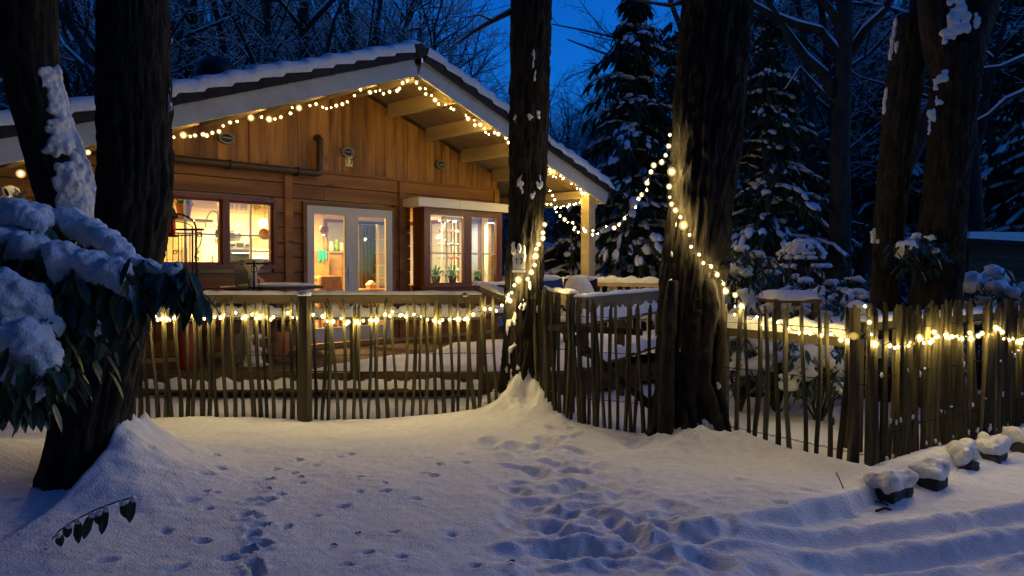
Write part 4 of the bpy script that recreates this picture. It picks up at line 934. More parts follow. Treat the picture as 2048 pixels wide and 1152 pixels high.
# dark board behind the far run
mb = MB(); mb.v += [Vector(p) for p in ((3.5, 6.1, -.02), (7, 8.6, -.02), (7, 8.6, .34), (3.5, 6.1, .30), (3.5, 6.14, -.02), (7, 8.64, -.02), (7, 8.64, .34), (3.5, 6.14, .30))]; mb.f += [(0, 1, 2, 3), (7, 6, 5, 4), (3, 2, 6, 7), (0, 4, 5, 1), (0, 3, 7, 4), (1, 5, 6, 2)]; mb.build('kick_board', M['deckwood'], tq)
mb = MB()
for i in range(60):
    s = .1 + i * .07 + random.uniform(-.04, .04); P, d = atq(s); zz_ = random.choice([.05, .3, .64, .66, .05]); P = P + Vector((-d.y, d.x, 0)) * -.03
    mb.ell(P + Vector((0, 0, zz_ + random.uniform(0, .05))), (random.uniform(.006, .014), .01, random.uniform(.008, .026)), 7, 5, jit=.3)
mb.build('clinging_snow', M['snow'], tq, True)['kind'] = 'stuff'
# rail with thick snow behind the right fence
balustrade('garden rail with thick snow behind the wide spaced pickets, under string lights', (1.85, 6.75, 0), (2.62, 5.62, 0), .93, .06, False, (), 0, 'postwood', 21, .10)
balustrade('long garden rail with snow beyond the close set picket fence', (2.7, 5.75, 0), (6.4, 8.4, 0), 1.03, .05, False, (), 0, 'postwood', 22, .05)
# ------------------------------------------------------------------ stone edging with snow caps
for i, (u, v, w_, d_, lb) in enumerate(eb):
    P = G(u, v, -.11); P.y += .1; t = thing('edging_stone', lb, 'stone', (P.x, P.y, -.15), R(35 + 9 * math.sin(i * 2.3)), 'edging stones along the picket fence')
    remesh(MB().box(Vector((P.x, P.y, -.095 + .012 * math.sin(i * 1.7))), (w_, d_, .15), Matrix.Rotation(R(35 + 9 * math.sin(i * 2.3)), 3, 'Z')), 'block', M['stone'], .016, t, 4, .022, 9)
    mb = MB(); rnd = random.Random(i); Rz = Matrix.Rotation(R(35), 3, 'Z'); mb.box(Vector((P.x, P.y, .015)), (w_ * .93, d_ * 1.1, .08), Rz)
    for k in range(7):
        ox = w_ * (-.36 + .72 * (k % 4) / 3); oy = d_ * (-.2 + .4 * (k // 4)); q_ = Rz @ Vector((ox, oy, 0)); hz = .05 + rnd.uniform(-.025, .04)
        mb.ell(Vector((P.x + rnd.gauss(0, .012), P.y, .035)) + q_, (w_ * .27, d_ * .45, hz), 12, 8)
    if i == 2: mb = MB(); [mb.ell(Vector((P.x, P.y, .04)) + Rz @ Vector((sx_, 0, 0)), (.07, .1, .105), 12, 8) for sx_ in (-.07, .06)]
    remesh(mb, 'snow_cap', M['snow'], .012, t, 6, .024, 10)
t = thing('fallen_twig', 'dark forked twig lying in the snow below the edging stones', 'twig', G(1770, 1010, -.12))
a_, b_, c_ = G(1752, 1003, -.05), G(1790, 1023, -.13), G(1752, 1022, -.1)
MB().tube([a_, a_.lerp(b_, .5) + Vector((0, 0, .02)), G(1775, 1010, -.1)], .007, 5).build('stem', M['bark'], t); MB().tube([c_, c_.lerp(b_, .5) + Vector((0, 0, .02)), b_], .009, 5).build('branch', M['bark'], t)
for u0, v0, u1, v1, lb in ((1672, 972, 1688, 980, 'short dark twig poking from the snow bank'),):
    a_ = G(u0, v0); b_ = G(u1, v1); t = MB().tube([a_ + Vector((0, 0, .09)), a_.lerp(b_, .5) + Vector((0, 0, .05)), b_ + Vector((0, 0, .0))], .004, 5).build('fallen_twig', M['bark'], loc=a_); tag(t, lb, 'twig')

# ------------------------------------------------------------------ big near trunks
def trunk(name, label, prof, Y, ridges=14, amp=.10, top=None, flare=.25, hi=70, n=72, limbs=None, base_to=-.15, dY=0, cat='tree', twist=.6, loc_z=0, deep=0):
    """prof: (u_left, u_right, v) from top to bottom, at depth Y"""
    pts = []
    for (a, b, v) in sorted(prof, key=lambda q: -q[2]):
        p = WY((a + b) / 2, v, Y); pts.append((p, (b - a) / 2 * Y / F * 1.0))
    p0, r0 = pts[0]
    if p0.z > base_to: pts.insert(0, (Vector((p0.x, p0.y, base_to)), r0 * 1.12))
    pl_, rl = pts[-1]; d = (pts[-1][0] - pts[-2][0]).normalized()
    if top: pts.append((pl_ + d * (top - pl_.z) / max(.5, d.z), rl * .7))
    base = Vector((pts[0][0].x, pts[0][0].y, loc_z)); t = thing(name, label, cat, base)
    mb = MB(); zs = [p.z for p, r in pts]; xs_ = [p.x for p, r in pts]; rs = [r for p, r in pts]
    zz = list(np.linspace(zs[0], min(zs[-1], 4.3), hi)) + ([zs[-1] * k + 4.3 * (1 - k) for k in (.25, .5, .75, 1)] if zs[-1] > 4.3 else [])
    xi = np.interp(zz, zs, xs_); ri = np.interp(zz, zs, rs); xi = np.convolve(np.pad(xi, 3, 'edge'), np.ones(7) / 7, 'valid'); ri = np.convolve(np.pad(ri, 3, 'edge'), np.ones(7) / 7, 'valid')
    cen = {}; sd2 = hash(name + label) % 97 if False else len(label)
    for i, z in enumerate(zz):
        for j, (c, s) in enumerate(cs(n)):
            a = 2 * math.pi * j / n; q = Vector((c * ridges * .32, s * ridges * .32, z * 1.9 + sd2))
            nz = noise.noise(q); nz2 = noise.noise(Vector((c * ridges * .8, s * ridges * .8, z * 6 + sd2)))
            rd = ri[i] * (1 - amp * 1.3 * abs(nz) * 2 + amp * .9 - amp * .6 * abs(nz2) + .05 * noise.noise(Vector((c, s, z * .8 + 7))))
            fl = max(0, 1 - z / .5) if z > 0 else 1
            rd *= 1 - deep * (1 - min(1, abs(noise.noise(Vector((c * 3.4, s * 3.4, z * .8 + sd2 + .45 * noise.noise(Vector((c * 3, s * 3, z * 3))))))) * 6)) * (1 if z < 2.2 else max(.3, 1 - (z - 2.2)))
            if deep:
                vd = noise.voronoi(Vector((c * ri[i] * 17 + .35 * nz, s * ri[i] * 17, z * 6.5 + sd2 + .5 * nz2)))[0]; rd -= .022 * (1 - min(1, (vd[1] - vd[0]) / .28)) * (.6 + .8 * abs(nz))
            rd *= 1 + flare * fl * fl * (.6 + .8 * abs(noise.noise(Vector((c * 1.6, s * 1.6, sd2)))) * 1.6)
            mb.v.append(Vector((xi[i] + c * rd, Y + dY * (z / 4) + s * rd, z)))
    for i in range(len(zz) - 1):
        for j in range(n):
            a = i * n + j; b = i * n + (j + 1) % n; mb.f.append((a, b, b + n, a + n))
    mb.f.append(tuple(range(n))[::-1]); mb.build('trunk', M['bark'], t, True)
    t_info = (zz, xi, ri)
    if limbs:
        for L_ in limbs:
            lm = MB(); ps = [WY(u, v, y) for (u, v, r, y) in L_]; lm.tube(ps, [r for (_, _, r, _) in L_], 8, True, .05); lm.build('limb', M['bark'], t, True)
            if L_[0][2] < .2:
                sm = MB(); sm.tube([p + Vector((0, 0, r * .75)) for p, (_, _, r, _) in zip(ps, L_)], [r * .7 for (_, _, r, _) in L_], 6, True, .12); sm.build('limb_snow', M['snow'], t, True)
    return t, t_info
def cling(t, spots, Y, name='clinging_snow', vox=.015, depth=.5, rough=.02, info=None):
    """snow stuck to bark: spots (u,v,ru,rv,dy)"""
    mb = MB(); k = Y / F
    q_ = random.Random(len(spots))
    for (u, v, ru, rv, dy) in spots:
        m_ = 7 if max(ru, rv) < 16 else 12
        for i in range(m_):
            fr = q_.uniform(.28, .6); c = WY(u + q_.gauss(0, .5) * ru, v + q_.gauss(0, .55) * rv, Y + dy + q_.uniform(-.004, .012))
            if info is not None:
                x0 = np.interp(c.z, info[0], info[1]); r_ = np.interp(c.z, info[0], info[2]); dx = min(1, abs(c.x - x0) / r_); c.y = Y - r_ * math.sqrt(max(0, 1 - dx * dx)) * .99
                if abs(c.x - x0) > r_: c.x = x0 + (r_ + .005) * (1 if c.x > x0 else -1)
                mb.ell(c, (ru * k * fr * 1.2, .026, rv * k * fr * q_.uniform(.8, 1.5)), 8, 6); continue
            mb.ell(c, (ru * k * fr, max(ru, 7) * k * depth * .35, rv * k * fr * q_.uniform(.7, 1.4)), 8, 6)
    o = remesh(mb, name, M['snow'], vox * .75, t, 2, rough * .7, 12); o['kind'] = 'stuff'; return o
Y1 = 5.05
t1, i1 = trunk('near_tree', 'thick dark trunk bending left at the foot, left of the lit window', [(200, 328, -60), (202, 335, 100), (202, 338, 250), (205, 340, 400), (190, 322, 520), (165, 300, 620), (130, 274, 740), (105, 250, 850), (95, 244, 930)], Y1, 18, .07, 9.0, .18, 120, 120, deep=.05)
cling(t1, [(341, 215, 4, 12, -.05), (338, 190, 3, 10, -.05), (344, 80, 3, 10, -.02)], Y1, depth=.8)
Y0 = 5.6
t0, i0 = trunk('leaning_tree', 'leaning dark trunk at the left edge with snow plastered down its flank', [(0, 102, -60), (-2, 108, 60), (8, 108, 130), (40, 138, 250), (62, 165, 330), (90, 198, 430), (120, 235, 560), (140, 250, 700), (150, 260, 850)], Y0, 14, .07, 9.0, .2, 80)
rr = random.Random(5); sp = []
for k in range(120):
    f_ = rr.random(); v = 140 + 310 * f_; c0 = np.interp(v, [150, 200, 250, 300, 350, 400, 450], [100, 118, 128, 142, 160, 160, 175]); wd = np.interp(v, [150, 250, 300, 350, 420], [6, 16, 28, 34, 30])
    sp.append((c0 + rr.gauss(0, .5) * wd - 8, v, rr.uniform(6, 15), rr.uniform(8, 20), -.17 + rr.uniform(-.02, .03)))
sp += [(150, 290, 24, 26, -.14), (168, 320, 26, 24, -.1), (150, 350, 26, 26, -.15), (185, 335, 22, 20, -.08), (140, 262, 18, 22, -.13)]
cling(t0, sp, Y0, depth=.6, vox=.014, info=i0)
Y2 = 7.6
t2, i2 = trunk('middle_tree', 'dark rough trunk in the middle carrying a white number 17 plate', [(1022, 1104, -60), (1022, 1100, 60), (1020, 1098, 200), (1018, 1090, 400), (1012, 1087, 520), (1008, 1086, 620), (1004, 1086, 720), (1000, 1092, 800)], Y2, 17, .10, 10, .3, 130, 110, deep=.08, limbs=[[(1024, 22, .03, 7.5), (985, 42, .022, 7.4), (950, 62, .016, 7.3), (925, 80, .01, 7.3), (900, 95, .005, 7.2)], [(985, 42, .012, 7.4), (960, 30, .008, 7.3), (935, 34, .004, 7.3)]])
rr = random.Random(8); sp = []
for (u, v) in ((1068, 110), (1070, 150), (1030, 232), (1062, 232), (1078, 228), (1043, 373), (1040, 365), (1068, 385), (1075, 372), (1082, 368), (1064, 392), (1033, 505), (1040, 495), (1030, 518), (1026, 500), (1014, 600), (1046, 610), (1030, 690), (1022, 700), (1018, 720), (1030, 640), (1012, 740), (1024, 755), (1060, 575), (1075, 620), (1016, 655), (1020, 770), (1035, 735)): sp.append((u, v, rr.uniform(2.5, 5), rr.uniform(5, 12), -.20))
cling(t2, sp, Y2, vox=.012, depth=1.0, rough=.01, info=i2)
Y3 = 6.35
t3, i3 = trunk('big_tree', 'broadest furrowed trunk wrapped with string lights, standing in the fence line', [(1374, 1504, -60), (1370, 1500, 0), (1357, 1490, 150), (1345, 1477, 300), (1335, 1462, 430), (1325, 1450, 540), (1318, 1438, 640), (1314, 1436, 760), (1310, 1446, 860)], Y3, 20, .11, 10, .22, 170, 150, deep=.13)
mb = MB()   # burl and root strands on its right side
for pts_, r_ in (([(1418, 560, -.22), (1425, 620, -.25), (1412, 700, -.27), (1405, 760, -.27), (1425, 830, -.27), (1440, 880, -.25)], [.05, .055, .055, .06, .06, .055]), ([(1440, 520, -.1), (1436, 600, -.17), (1440, 680, -.17), (1432, 760, -.18), (1448, 830, -.14), (1456, 880, -.12)], [.07, .05, .045, .05, .05, .05]), ([(1395, 620, -.25), (1385, 720, -.27), (1382, 800, -.27), (1395, 880, -.26)], [.035, .045, .05, .05]), ([(1345, 560, -.24), (1335, 700, -.26), (1332, 880, -.27)], [.05, .06, .07])):
    P_ = [WY(u, v, Y3 + dy) for u, v, dy in pts_]
    mb.tube(P_, r_, 10, True)
mb.ell(WY(1442, 536, Y3 - .12), (.075, .09, .07), 12, 8)
remesh(mb, 'root_strands', M['bark'], .014, t3, 5, .018, 5)
cling(t3, [(1413, 852, 12, 14, -.30), (1398, 862, 9, 10, -.32), (1442, 850, 8, 14, -.24), (1425, 800, 6, 8, -.3), (1436, 770, 5, 10, -.22), (1336, 880, 20, 10, -.3), (1352, 450, 3, 6, -.2), (1345, 505, 3, 8, -.2), (1340, 560, 3, 5, -.2), (1395, 600, 4, 5, -.25), (1360, 700, 3, 5, -.26), (1432, 860, 7, 9, -.28)], Y3, depth=.9, vox=.012)
Y4 = 8.3
t4, i4 = trunk('side_tree', 'slim dark trunk left of the forked one on the right', [(1804, 1866, -60), (1800, 1856, 0), (1790, 1852, 60), (1772, 1838, 200), (1755, 1815, 380), (1746, 1800, 520), (1742, 1794, 620), (1738, 1800, 760)], Y4, 14, .08, 11, .15, 120, 80, deep=.06)
cling(t4, [(1796, 60, 8, 24, -.16), (1790, 85, 10, 16, -.17), (1772, 180, 10, 12, -.18), (1765, 200, 8, 14, -.18), (1782, 175, 8, 6, -.18), (1753, 470, 14, 8, -.2), (1760, 478, 9, 8, -.2), (1750, 458, 6, 7, -.2)], Y4, depth=.6, info=i4)
Y5 = 7.9
t5, i5 = trunk('forked_tree', 'thick trunk forking near the top of the picture on the right', [(1885, 1960, 95), (1868, 1955, 150), (1862, 1945, 260), (1852, 1932, 360), (1838, 1925, 470), (1825, 1916, 600), (1815, 1915, 760)], Y5, 14, .08, None, .15, 130, 96, deep=.06,
   limbs=[[(1908, 180, .19, Y5), (1885, 110, .17, Y5), (1868, 40, .15, Y5), (1858, -80, .14, Y5), (1845, -400, .1, Y5)], [(1918, 170, .2, Y5), (1935, 90, .19, Y5), (1962, 20, .17, Y5), (1990, -60, .15, Y5), (2060, -400, .1, Y5)]])
cling(t5, [(1920, 20, 22, 26, -.16), (1908, 50, 20, 18, -.17), (1930, 40, 16, 22, -.17), (1898, 72, 12, 12, -.17), (1886, 155, 16, 9, -.2), (1872, 168, 8, 12, -.2), (1880, 205, 8, 6, -.2), (1864, 230, 8, 20, -.2), (1858, 255, 5, 12, -.2)], Y5, depth=.5)
# tree number plate
P = WY(1038, 522, Y2 - .23); t = thing('tree_number_plate', 'small white house shaped plate with number 17 nailed to the middle trunk', 'house number', P)
k = Y2 / F
hb(MB().prism([(-12 * k, -16 * k), (12 * k, -16 * k), (12 * k, 12 * k), (7 * k, 15 * k), (-7 * k, 15 * k), (-12 * k, 12 * k)], -.008, 0), t, 'plate', 'signw'); digits(t, '17', 0, -.0085, -.002, .06, M['ink'])
hb(MB().bb(-13 * k, 13 * k, -.02, 0, -22 * k, -17 * k), t, 'ledge', 'signw'); mb = MB(); [mb.ell((x_, -.01, z_), (.018, .02, .05), 8, 5) for x_, z_ in ((-.05, .1), (-.0, .13), (.045, .11), (.05, .04))]; hb(mb, t, 'snow_cap', 'snow', True)

# ------------------------------------------------------------------ string lights
def halomat():  # see-through glowing shells, added to imitate the bloom around each bulb
    m = bpy.data.materials.new('glow_halo'); m.use_nodes = True; t = m.node_tree; t.nodes.clear()
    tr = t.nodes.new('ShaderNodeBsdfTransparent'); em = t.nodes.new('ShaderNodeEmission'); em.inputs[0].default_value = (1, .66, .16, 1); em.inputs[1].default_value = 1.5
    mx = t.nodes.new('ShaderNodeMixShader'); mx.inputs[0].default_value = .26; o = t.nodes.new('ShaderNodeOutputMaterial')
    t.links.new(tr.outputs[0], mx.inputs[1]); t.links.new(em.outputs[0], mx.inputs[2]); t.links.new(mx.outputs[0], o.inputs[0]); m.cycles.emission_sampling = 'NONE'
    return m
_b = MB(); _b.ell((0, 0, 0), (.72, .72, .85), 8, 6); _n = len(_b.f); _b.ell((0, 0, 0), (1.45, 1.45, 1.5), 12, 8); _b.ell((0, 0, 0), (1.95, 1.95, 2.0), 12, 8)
BULB = _b.mesh('bulb', M['bulb'], True); BULB.materials.append(halomat()); BULB.polygons.foreach_set('material_index', [0] * _n + [1] * (len(_b.f) - _n))
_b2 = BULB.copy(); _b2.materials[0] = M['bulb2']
def lights(lb, pts, r=.018, group='string lights', cable=True):
    t = thing('string_lights', lb, 'string lights', pts[0]); mb = MB()
    if cable:
        cp_ = []
        for i, p in enumerate(pts):
            cp_.append(p + Vector((0, .0, .02)))
            if i < len(pts) - 1 and (pts[i + 1] - p).length > .05: cp_.append(p.lerp(pts[i + 1], .5) + Vector((0, 0, -.0)))
        mb.tube(cp_, .0035, 4); mb.build('cable', M['cable'], t)
    allp = []
    for i, p in enumerate(pts):
        allp.append((p, 1))
        if ('fence' in lb or 'pickets' in lb) and i % 2 and i < len(pts) - 1 and (pts[i + 1] - p).length < .3: allp.append((p.lerp(pts[i + 1], random.uniform(.35, .65)) + Vector((random.uniform(-.008, .008), 0, random.uniform(-.035, .02))), .6))
    for p, sk in allp:
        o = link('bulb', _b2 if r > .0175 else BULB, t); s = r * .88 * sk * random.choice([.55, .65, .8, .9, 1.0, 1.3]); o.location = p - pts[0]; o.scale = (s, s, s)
    return t
def hy(lst, f_, y):
    out = []
    for a, b in lst:
        u, v = f_(a, b); p = HL(u, v, y); out.append(H2W(p.x, p.y, p.z))
    return out
z2 = lambda a, b: (a / 2.226 + 320, b / 2.226 + 60)
z3 = lambda a, b: (a / 3.2 + 1060, b / 3.2 + 280)
z1 = lambda a, b: (a / 1.6457 + 980, b / 1.6457 + 200)
zf = lambda a, b: (a / 2.695 + 260, b / 2.695 + 570)
zr = lambda a, b: (a / 1.92 + 1420, b / 1.92 + 400)
LG = [(-620,640),(-520,610),(-420,575),(-320,545),(-240,530),(-180,520),(-110,500),(-50,490),(20,480),(62,478),(104,468),(134,474),(156,470),(192,465),(208,470),(233,458),(263,452),(281,427),(312,412),(343,407),(405,391),(452,388),(486,397),(512,396),(538,388),(581,371),(588,346),(619,347),(668,337),(695,330),(724,344),(741,350),(762,346),(785,337),(812,330),(833,320),(866,292),(893,266),(935,278),(960,273),(979,268),(995,284),(1022,275),(1056,270),(1066,260),(1080,236),(1101,226),(1125,215)]
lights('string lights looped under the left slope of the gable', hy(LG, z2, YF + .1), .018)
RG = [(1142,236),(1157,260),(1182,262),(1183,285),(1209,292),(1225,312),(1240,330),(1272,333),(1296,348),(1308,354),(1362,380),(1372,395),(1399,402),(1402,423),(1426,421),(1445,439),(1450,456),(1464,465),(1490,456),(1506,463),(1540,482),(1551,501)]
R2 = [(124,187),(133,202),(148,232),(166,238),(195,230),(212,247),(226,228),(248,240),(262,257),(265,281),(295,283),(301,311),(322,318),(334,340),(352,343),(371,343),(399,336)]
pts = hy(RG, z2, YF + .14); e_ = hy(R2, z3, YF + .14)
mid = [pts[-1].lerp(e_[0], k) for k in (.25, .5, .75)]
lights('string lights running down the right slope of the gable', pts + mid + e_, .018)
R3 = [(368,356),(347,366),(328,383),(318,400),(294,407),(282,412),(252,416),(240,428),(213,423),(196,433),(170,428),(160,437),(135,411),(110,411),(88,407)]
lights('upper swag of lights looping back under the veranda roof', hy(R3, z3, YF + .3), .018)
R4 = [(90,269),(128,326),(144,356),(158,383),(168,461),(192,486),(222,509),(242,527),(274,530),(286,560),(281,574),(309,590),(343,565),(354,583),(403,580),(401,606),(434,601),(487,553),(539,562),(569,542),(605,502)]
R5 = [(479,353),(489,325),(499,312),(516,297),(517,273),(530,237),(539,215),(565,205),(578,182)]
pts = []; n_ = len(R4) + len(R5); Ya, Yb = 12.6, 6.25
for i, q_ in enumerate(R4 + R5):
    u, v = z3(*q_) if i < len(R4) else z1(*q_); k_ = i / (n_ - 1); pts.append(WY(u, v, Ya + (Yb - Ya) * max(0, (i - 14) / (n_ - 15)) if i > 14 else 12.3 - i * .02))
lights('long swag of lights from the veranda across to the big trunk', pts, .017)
# on the big trunk: hug its surface
def hug(lst, f_, info, Y, off=.045):
    out = []
    for a, b in lst:
        u, v = f_(a, b); p = WY(u, v, Y); x = np.interp(p.z, info[0], info[1]); r = np.interp(p.z, info[0], info[2]) * 1.08 + off
        for _ in range(3):
            dx = p.x - x; dy = -math.sqrt(max(.0004, r * r - dx * dx)) if abs(dx) < r else -.02; p = WY(u, v, Y + dy)
        out.append(p)
    return out
B3 = [(592,115),(588,152),(598,236),(590,285),(592,320),(598,343),(611,363),(627,385),(637,413),(657,444),(662,483),(688,509),(702,537),(728,548),(748,575),(768,605)]
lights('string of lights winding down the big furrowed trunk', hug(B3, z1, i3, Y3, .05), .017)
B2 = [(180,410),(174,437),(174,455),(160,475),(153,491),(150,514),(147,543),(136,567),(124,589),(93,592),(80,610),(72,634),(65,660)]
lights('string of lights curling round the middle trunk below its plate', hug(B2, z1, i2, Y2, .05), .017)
LF = [(108,168),(135,172),(170,183),(196,185),(240,178),(288,178),(325,165),(385,182),(420,180),(457,174),(507,165),(570,150),(622,172),(657,160),(700,172),(742,174),(773,174),(852,152),(905,178),(936,157),(988,162),(1040,170),(1095,198),(1138,182),(1177,200),(1218,200),(1257,193),(1295,190),(1328,190),(1375,160),(1416,145),(1455,165),(1487,170),(1530,160),(1603,187),(1640,192),(1685,190),(1722,187),(1770,185),(1805,185),(1850,160),(1912,130),(1975,140),(2005,110)]
pts = []
for a, b in LF:
    u, v = zf(a, b); X = (u - 1024) / F; Yf = np.interp(u, [262, 600, 1000], [6.96, 7.08, 7.32]); pts.append(WY(u, v, float(Yf)))
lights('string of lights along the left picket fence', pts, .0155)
RF = [(60,350),(97,365),(95,440),(122,408),(137,467),(180,450),(222,475),(260,470),(300,495),(345,510),(385,512),(425,520),(465,515),(503,537),(553,522)]
pts = [WY(*zr(a, b), float(np.interp(a, [60, 600], [6.16, 5.2]))) for a, b in RF]
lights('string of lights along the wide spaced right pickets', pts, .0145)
RF2 = [(595,408),(612,470),(636,553),(690,560),(720,563),(762,560),(780,551),(805,530),(822,549),(840,545),(853,540),(860,508),(873,524),(905,520),(930,525),(948,524),(970,533),(997,510),(1003,533),(1030,522),(1045,512),(1062,522),(1080,515),(1098,492),(1122,508),(1127,533),(1163,533),(1185,545),(1200,535),(1240,530),(1280,540),(1330,530),(1380,525)]
pts = []
for a, b in RF2:
    u, v = zr(a, b); m_ = (6.9 - 5.2) / (4.9 - 2.52); s_ = (u - 1024) / F; Y = (5.2 - m_ * 2.52) / (1 - m_ * s_) - .07; pts.append(WY(u, v, Y if u > 1740 else 5.15))
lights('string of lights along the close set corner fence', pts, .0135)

# ------------------------------------------------------------------ background woodland
def bare_tree(seed, H=14, r0=.16, forks=3, twig=1.0, spread=.55, first=.3, levels=4):
    rr = random.Random(seed); wood = MB(); sn = MB()
    def br(p, d, L, r, lv):
        n = 6 if lv == 0 else (4 if lv == 1 else 3 if lv < 3 else 2); pts = [p]; rd = [r]; cur = p.copy(); dd = d.copy()
        for i in range(n):
            dd = (dd + Vector((rr.gauss(0, .14), rr.gauss(0, .14), rr.gauss(0, .09) + (.05 if lv < 3 else .0)))).normalized()
            cur = cur + dd * (L / n); pts.append(cur.copy()); rd.append(r * (1 - .75 * (i + 1) / n))
        wood.tube(pts, rd, 7 if lv == 0 else 4 if lv == 1 else 3, False)
        if lv >= 1:
            for i in range(n):
                dv = (pts[i + 1] - pts[i]).normalized()
                if abs(dv.z) < .8 and rr.random() < .9:
                    up = Vector((0, 0, 1)); rs_ = max(.007, rd[i] * .75); sn.tube([pts[i] + up * (rd[i] * .8 + .004), pts[i + 1] + up * (rd[i + 1] * .8 + .004)], [rs_, max(.006, rd[i + 1] * .75)], 3, False)
        if lv < levels:
            m = {0: forks * 4, 1: 6, 2: 5, 3: 3}.get(lv, 2); m = int(m * (twig if lv > 1 else 1))
            for i in range(m):
                t = rr.uniform(first if lv == 0 else .15, .98); k = min(n - 1, int(t * n)); q_ = pts[k].lerp(pts[k + 1], t * n - k); bd = (pts[k + 1] - pts[k]).normalized()
                a = rr.uniform(0, 6.28); perp = bd.orthogonal().normalized(); perp = Matrix.Rotation(a, 3, bd) @ perp
                nd = (bd * rr.uniform(.5, 1.1) + perp * rr.uniform(.5, 1.1) * (spread / .55)).normalized()
                br(q_, nd, L * rr.uniform(.26, .46) * (1 - .3 * t if lv == 0 else 1), max(.004, rd[k] * rr.uniform(.42, .65)), lv + 1)
    br(Vector((0, 0, -.2)), Vector((rr.gauss(0, .04), rr.gauss(0, .04), 1)).normalized(), H, r0, 0)
    return wood, sn
VAR = []
for s in range(6):
    wd, sn = bare_tree(100 + s, 13 + s, .15 + .02 * (s % 3), 3, 1.0, .5 + .1 * (s % 2), .22)
    VAR.append((wd.mesh('trunk', M['bark2'], True), sn.mesh('branch_snow', M['snow'], True)))
def put_tree(var, X, Y, rz, sc, lb, nm='bare_tree', group='bare trees behind the chalet', lean=(0, 0)):
    t = thing(nm, lb, 'tree', (X, Y, 0), rz, group); t.scale = (sc, sc, sc); t.rotation_euler = (lean[0], lean[1], rz)
    link('trunk', VAR[var][0], t); link('branch_snow', VAR[var][1], t); return t
named = [  # u, Y, var, scale, label
 (500, 20, 0, 1.0, 'bare tree rising behind the left half of the chalet roof'), (560, 24, 1, 1.0, 'bare tree with a slanting trunk behind the roof'), (625, 19, 2, 1.0, 'bare straight tree left of the roof peak'),
 (690, 22, 3, .95, 'dark bare tree nearest left of the ridge'), (735, 27, 4, 1.0, 'bare spreading tree behind the ridge, its twigs over the peak'), (842, 21, 5, .72, 'bare tree standing right behind the roof peak'),
 (420, 22, 4, 1.0, 'bare tree behind the dark roof cowl'), (350, 17, 1, 1.0, 'pale snowy tree just right of the thick left trunk'), (150, 18, 3, 1.0, 'bare tree between the two left trunks'), (900, 34, 2, .62, 'slender bare tree left of the middle trunk'),
 (1680, 14.5, 5, .95, 'branching beech with snowy limbs right of the conifers'), (1590, 20, 0, 1.0, 'bare tree behind the second conifer'), (1745, 22, 1, 1.0, 'bare tree seen between the beech and the slim trunk'),
 (1985, 16, 2, 1.0, 'bare tree right of the forked trunk'), (2040, 20, 3, 1.0, 'bare tree at the right picture edge'), (1890, 24, 4, 1.0, 'bare tree behind the forked trunk'), (1500, 24, 2, 1.0, 'bare tree behind the big furrowed trunk'), (1640, 27, 3, 1.0, 'thin bare tree at the back left of the beech')]
rr = random.Random(21)
for u, Y, va, sc, lb in named: put_tree(va, (u - 1024) / F * Y, Y, rr.uniform(0, 6.28), sc, lb)
# the beech's big limbs, arched and snowy
t = thing('arching_branch', 'long snowy branch arching in from the top right of the big trunk', 'branch', WY(1690, 110, 13.5))
for L_ in ([(1690, 150, .10), (1672, 100, .09), (1640, 62, .08), (1590, 48, .07), (1540, 28, .06), (1500, 5, .05), (1460, -40, .04)], [(1665, 190, .10), (1650, 150, .09), (1610, 115, .08), (1570, 60, .07), (1540, 10, .06), (1525, -60, .05)], [(1690, 120, .1), (1730, 60, .09), (1770, 20, .07), (1800, -40, .05)], [(1688, 60, .09), (1660, 20, .07), (1630, -20, .05)], [(1690, 240, .05), (1640, 180, .04), (1600, 135, .03), (1570, 180, .02)]):
    P_ = [WY(u, v, 13.5) for u, v, r in L_]; MB().tube(P_, [r for _, _, r in L_], 7, True, .08).build('limb', M['bark2'], t, True)
    MB().tube([p + Vector((0, 0, r * .75)) for p, (_, _, r) in zip(P_, L_)], [r * .72 for _, _, r in L_], 6, True, .15).build('limb_snow', M['snow'], t, True)
MB().tube([WY(1680, 560, 13.5), WY(1680, 300, 13.5), WY(1688, 100, 13.5), WY(1690, -100, 13.5)], [.2, .17, .15, .12], 10, True, .04).build('trunk', M['bark2'], t, True)
for L_, Y, lb in (([(2060, 178, .03), (2010, 200, .03), (1975, 232, .025), (1938, 250, .02)], 9.5, 'bare snowy branch reaching in from the right picture edge'), ([(1375, 2, .02), (1340, 12, .014), (1300, 6, .01), (1250, -6, .006)], 6.5, 'thin dark twig sticking out left of the big trunk at the top'), ([(2060, 110, .035), (2000, 135, .03), (1950, 140, .02)], 9.8, 'upper snowy branch reaching in at the right edge')):
    P_ = [WY(u, v, Y) for u, v, r in L_]; t = thing('branch', lb, 'branch', P_[0])
    MB().tube(P_, [r for _, _, r in L_], 6, True, .08).build('stem', M['bark2'], t, True); MB().tube([p + Vector((0, 0, r * .8)) for p, (_, _, r) in zip(P_, L_)], [r * .8 for _, _, r in L_], 5, True, .15).build('branch_snow', M['snow'], t, True)
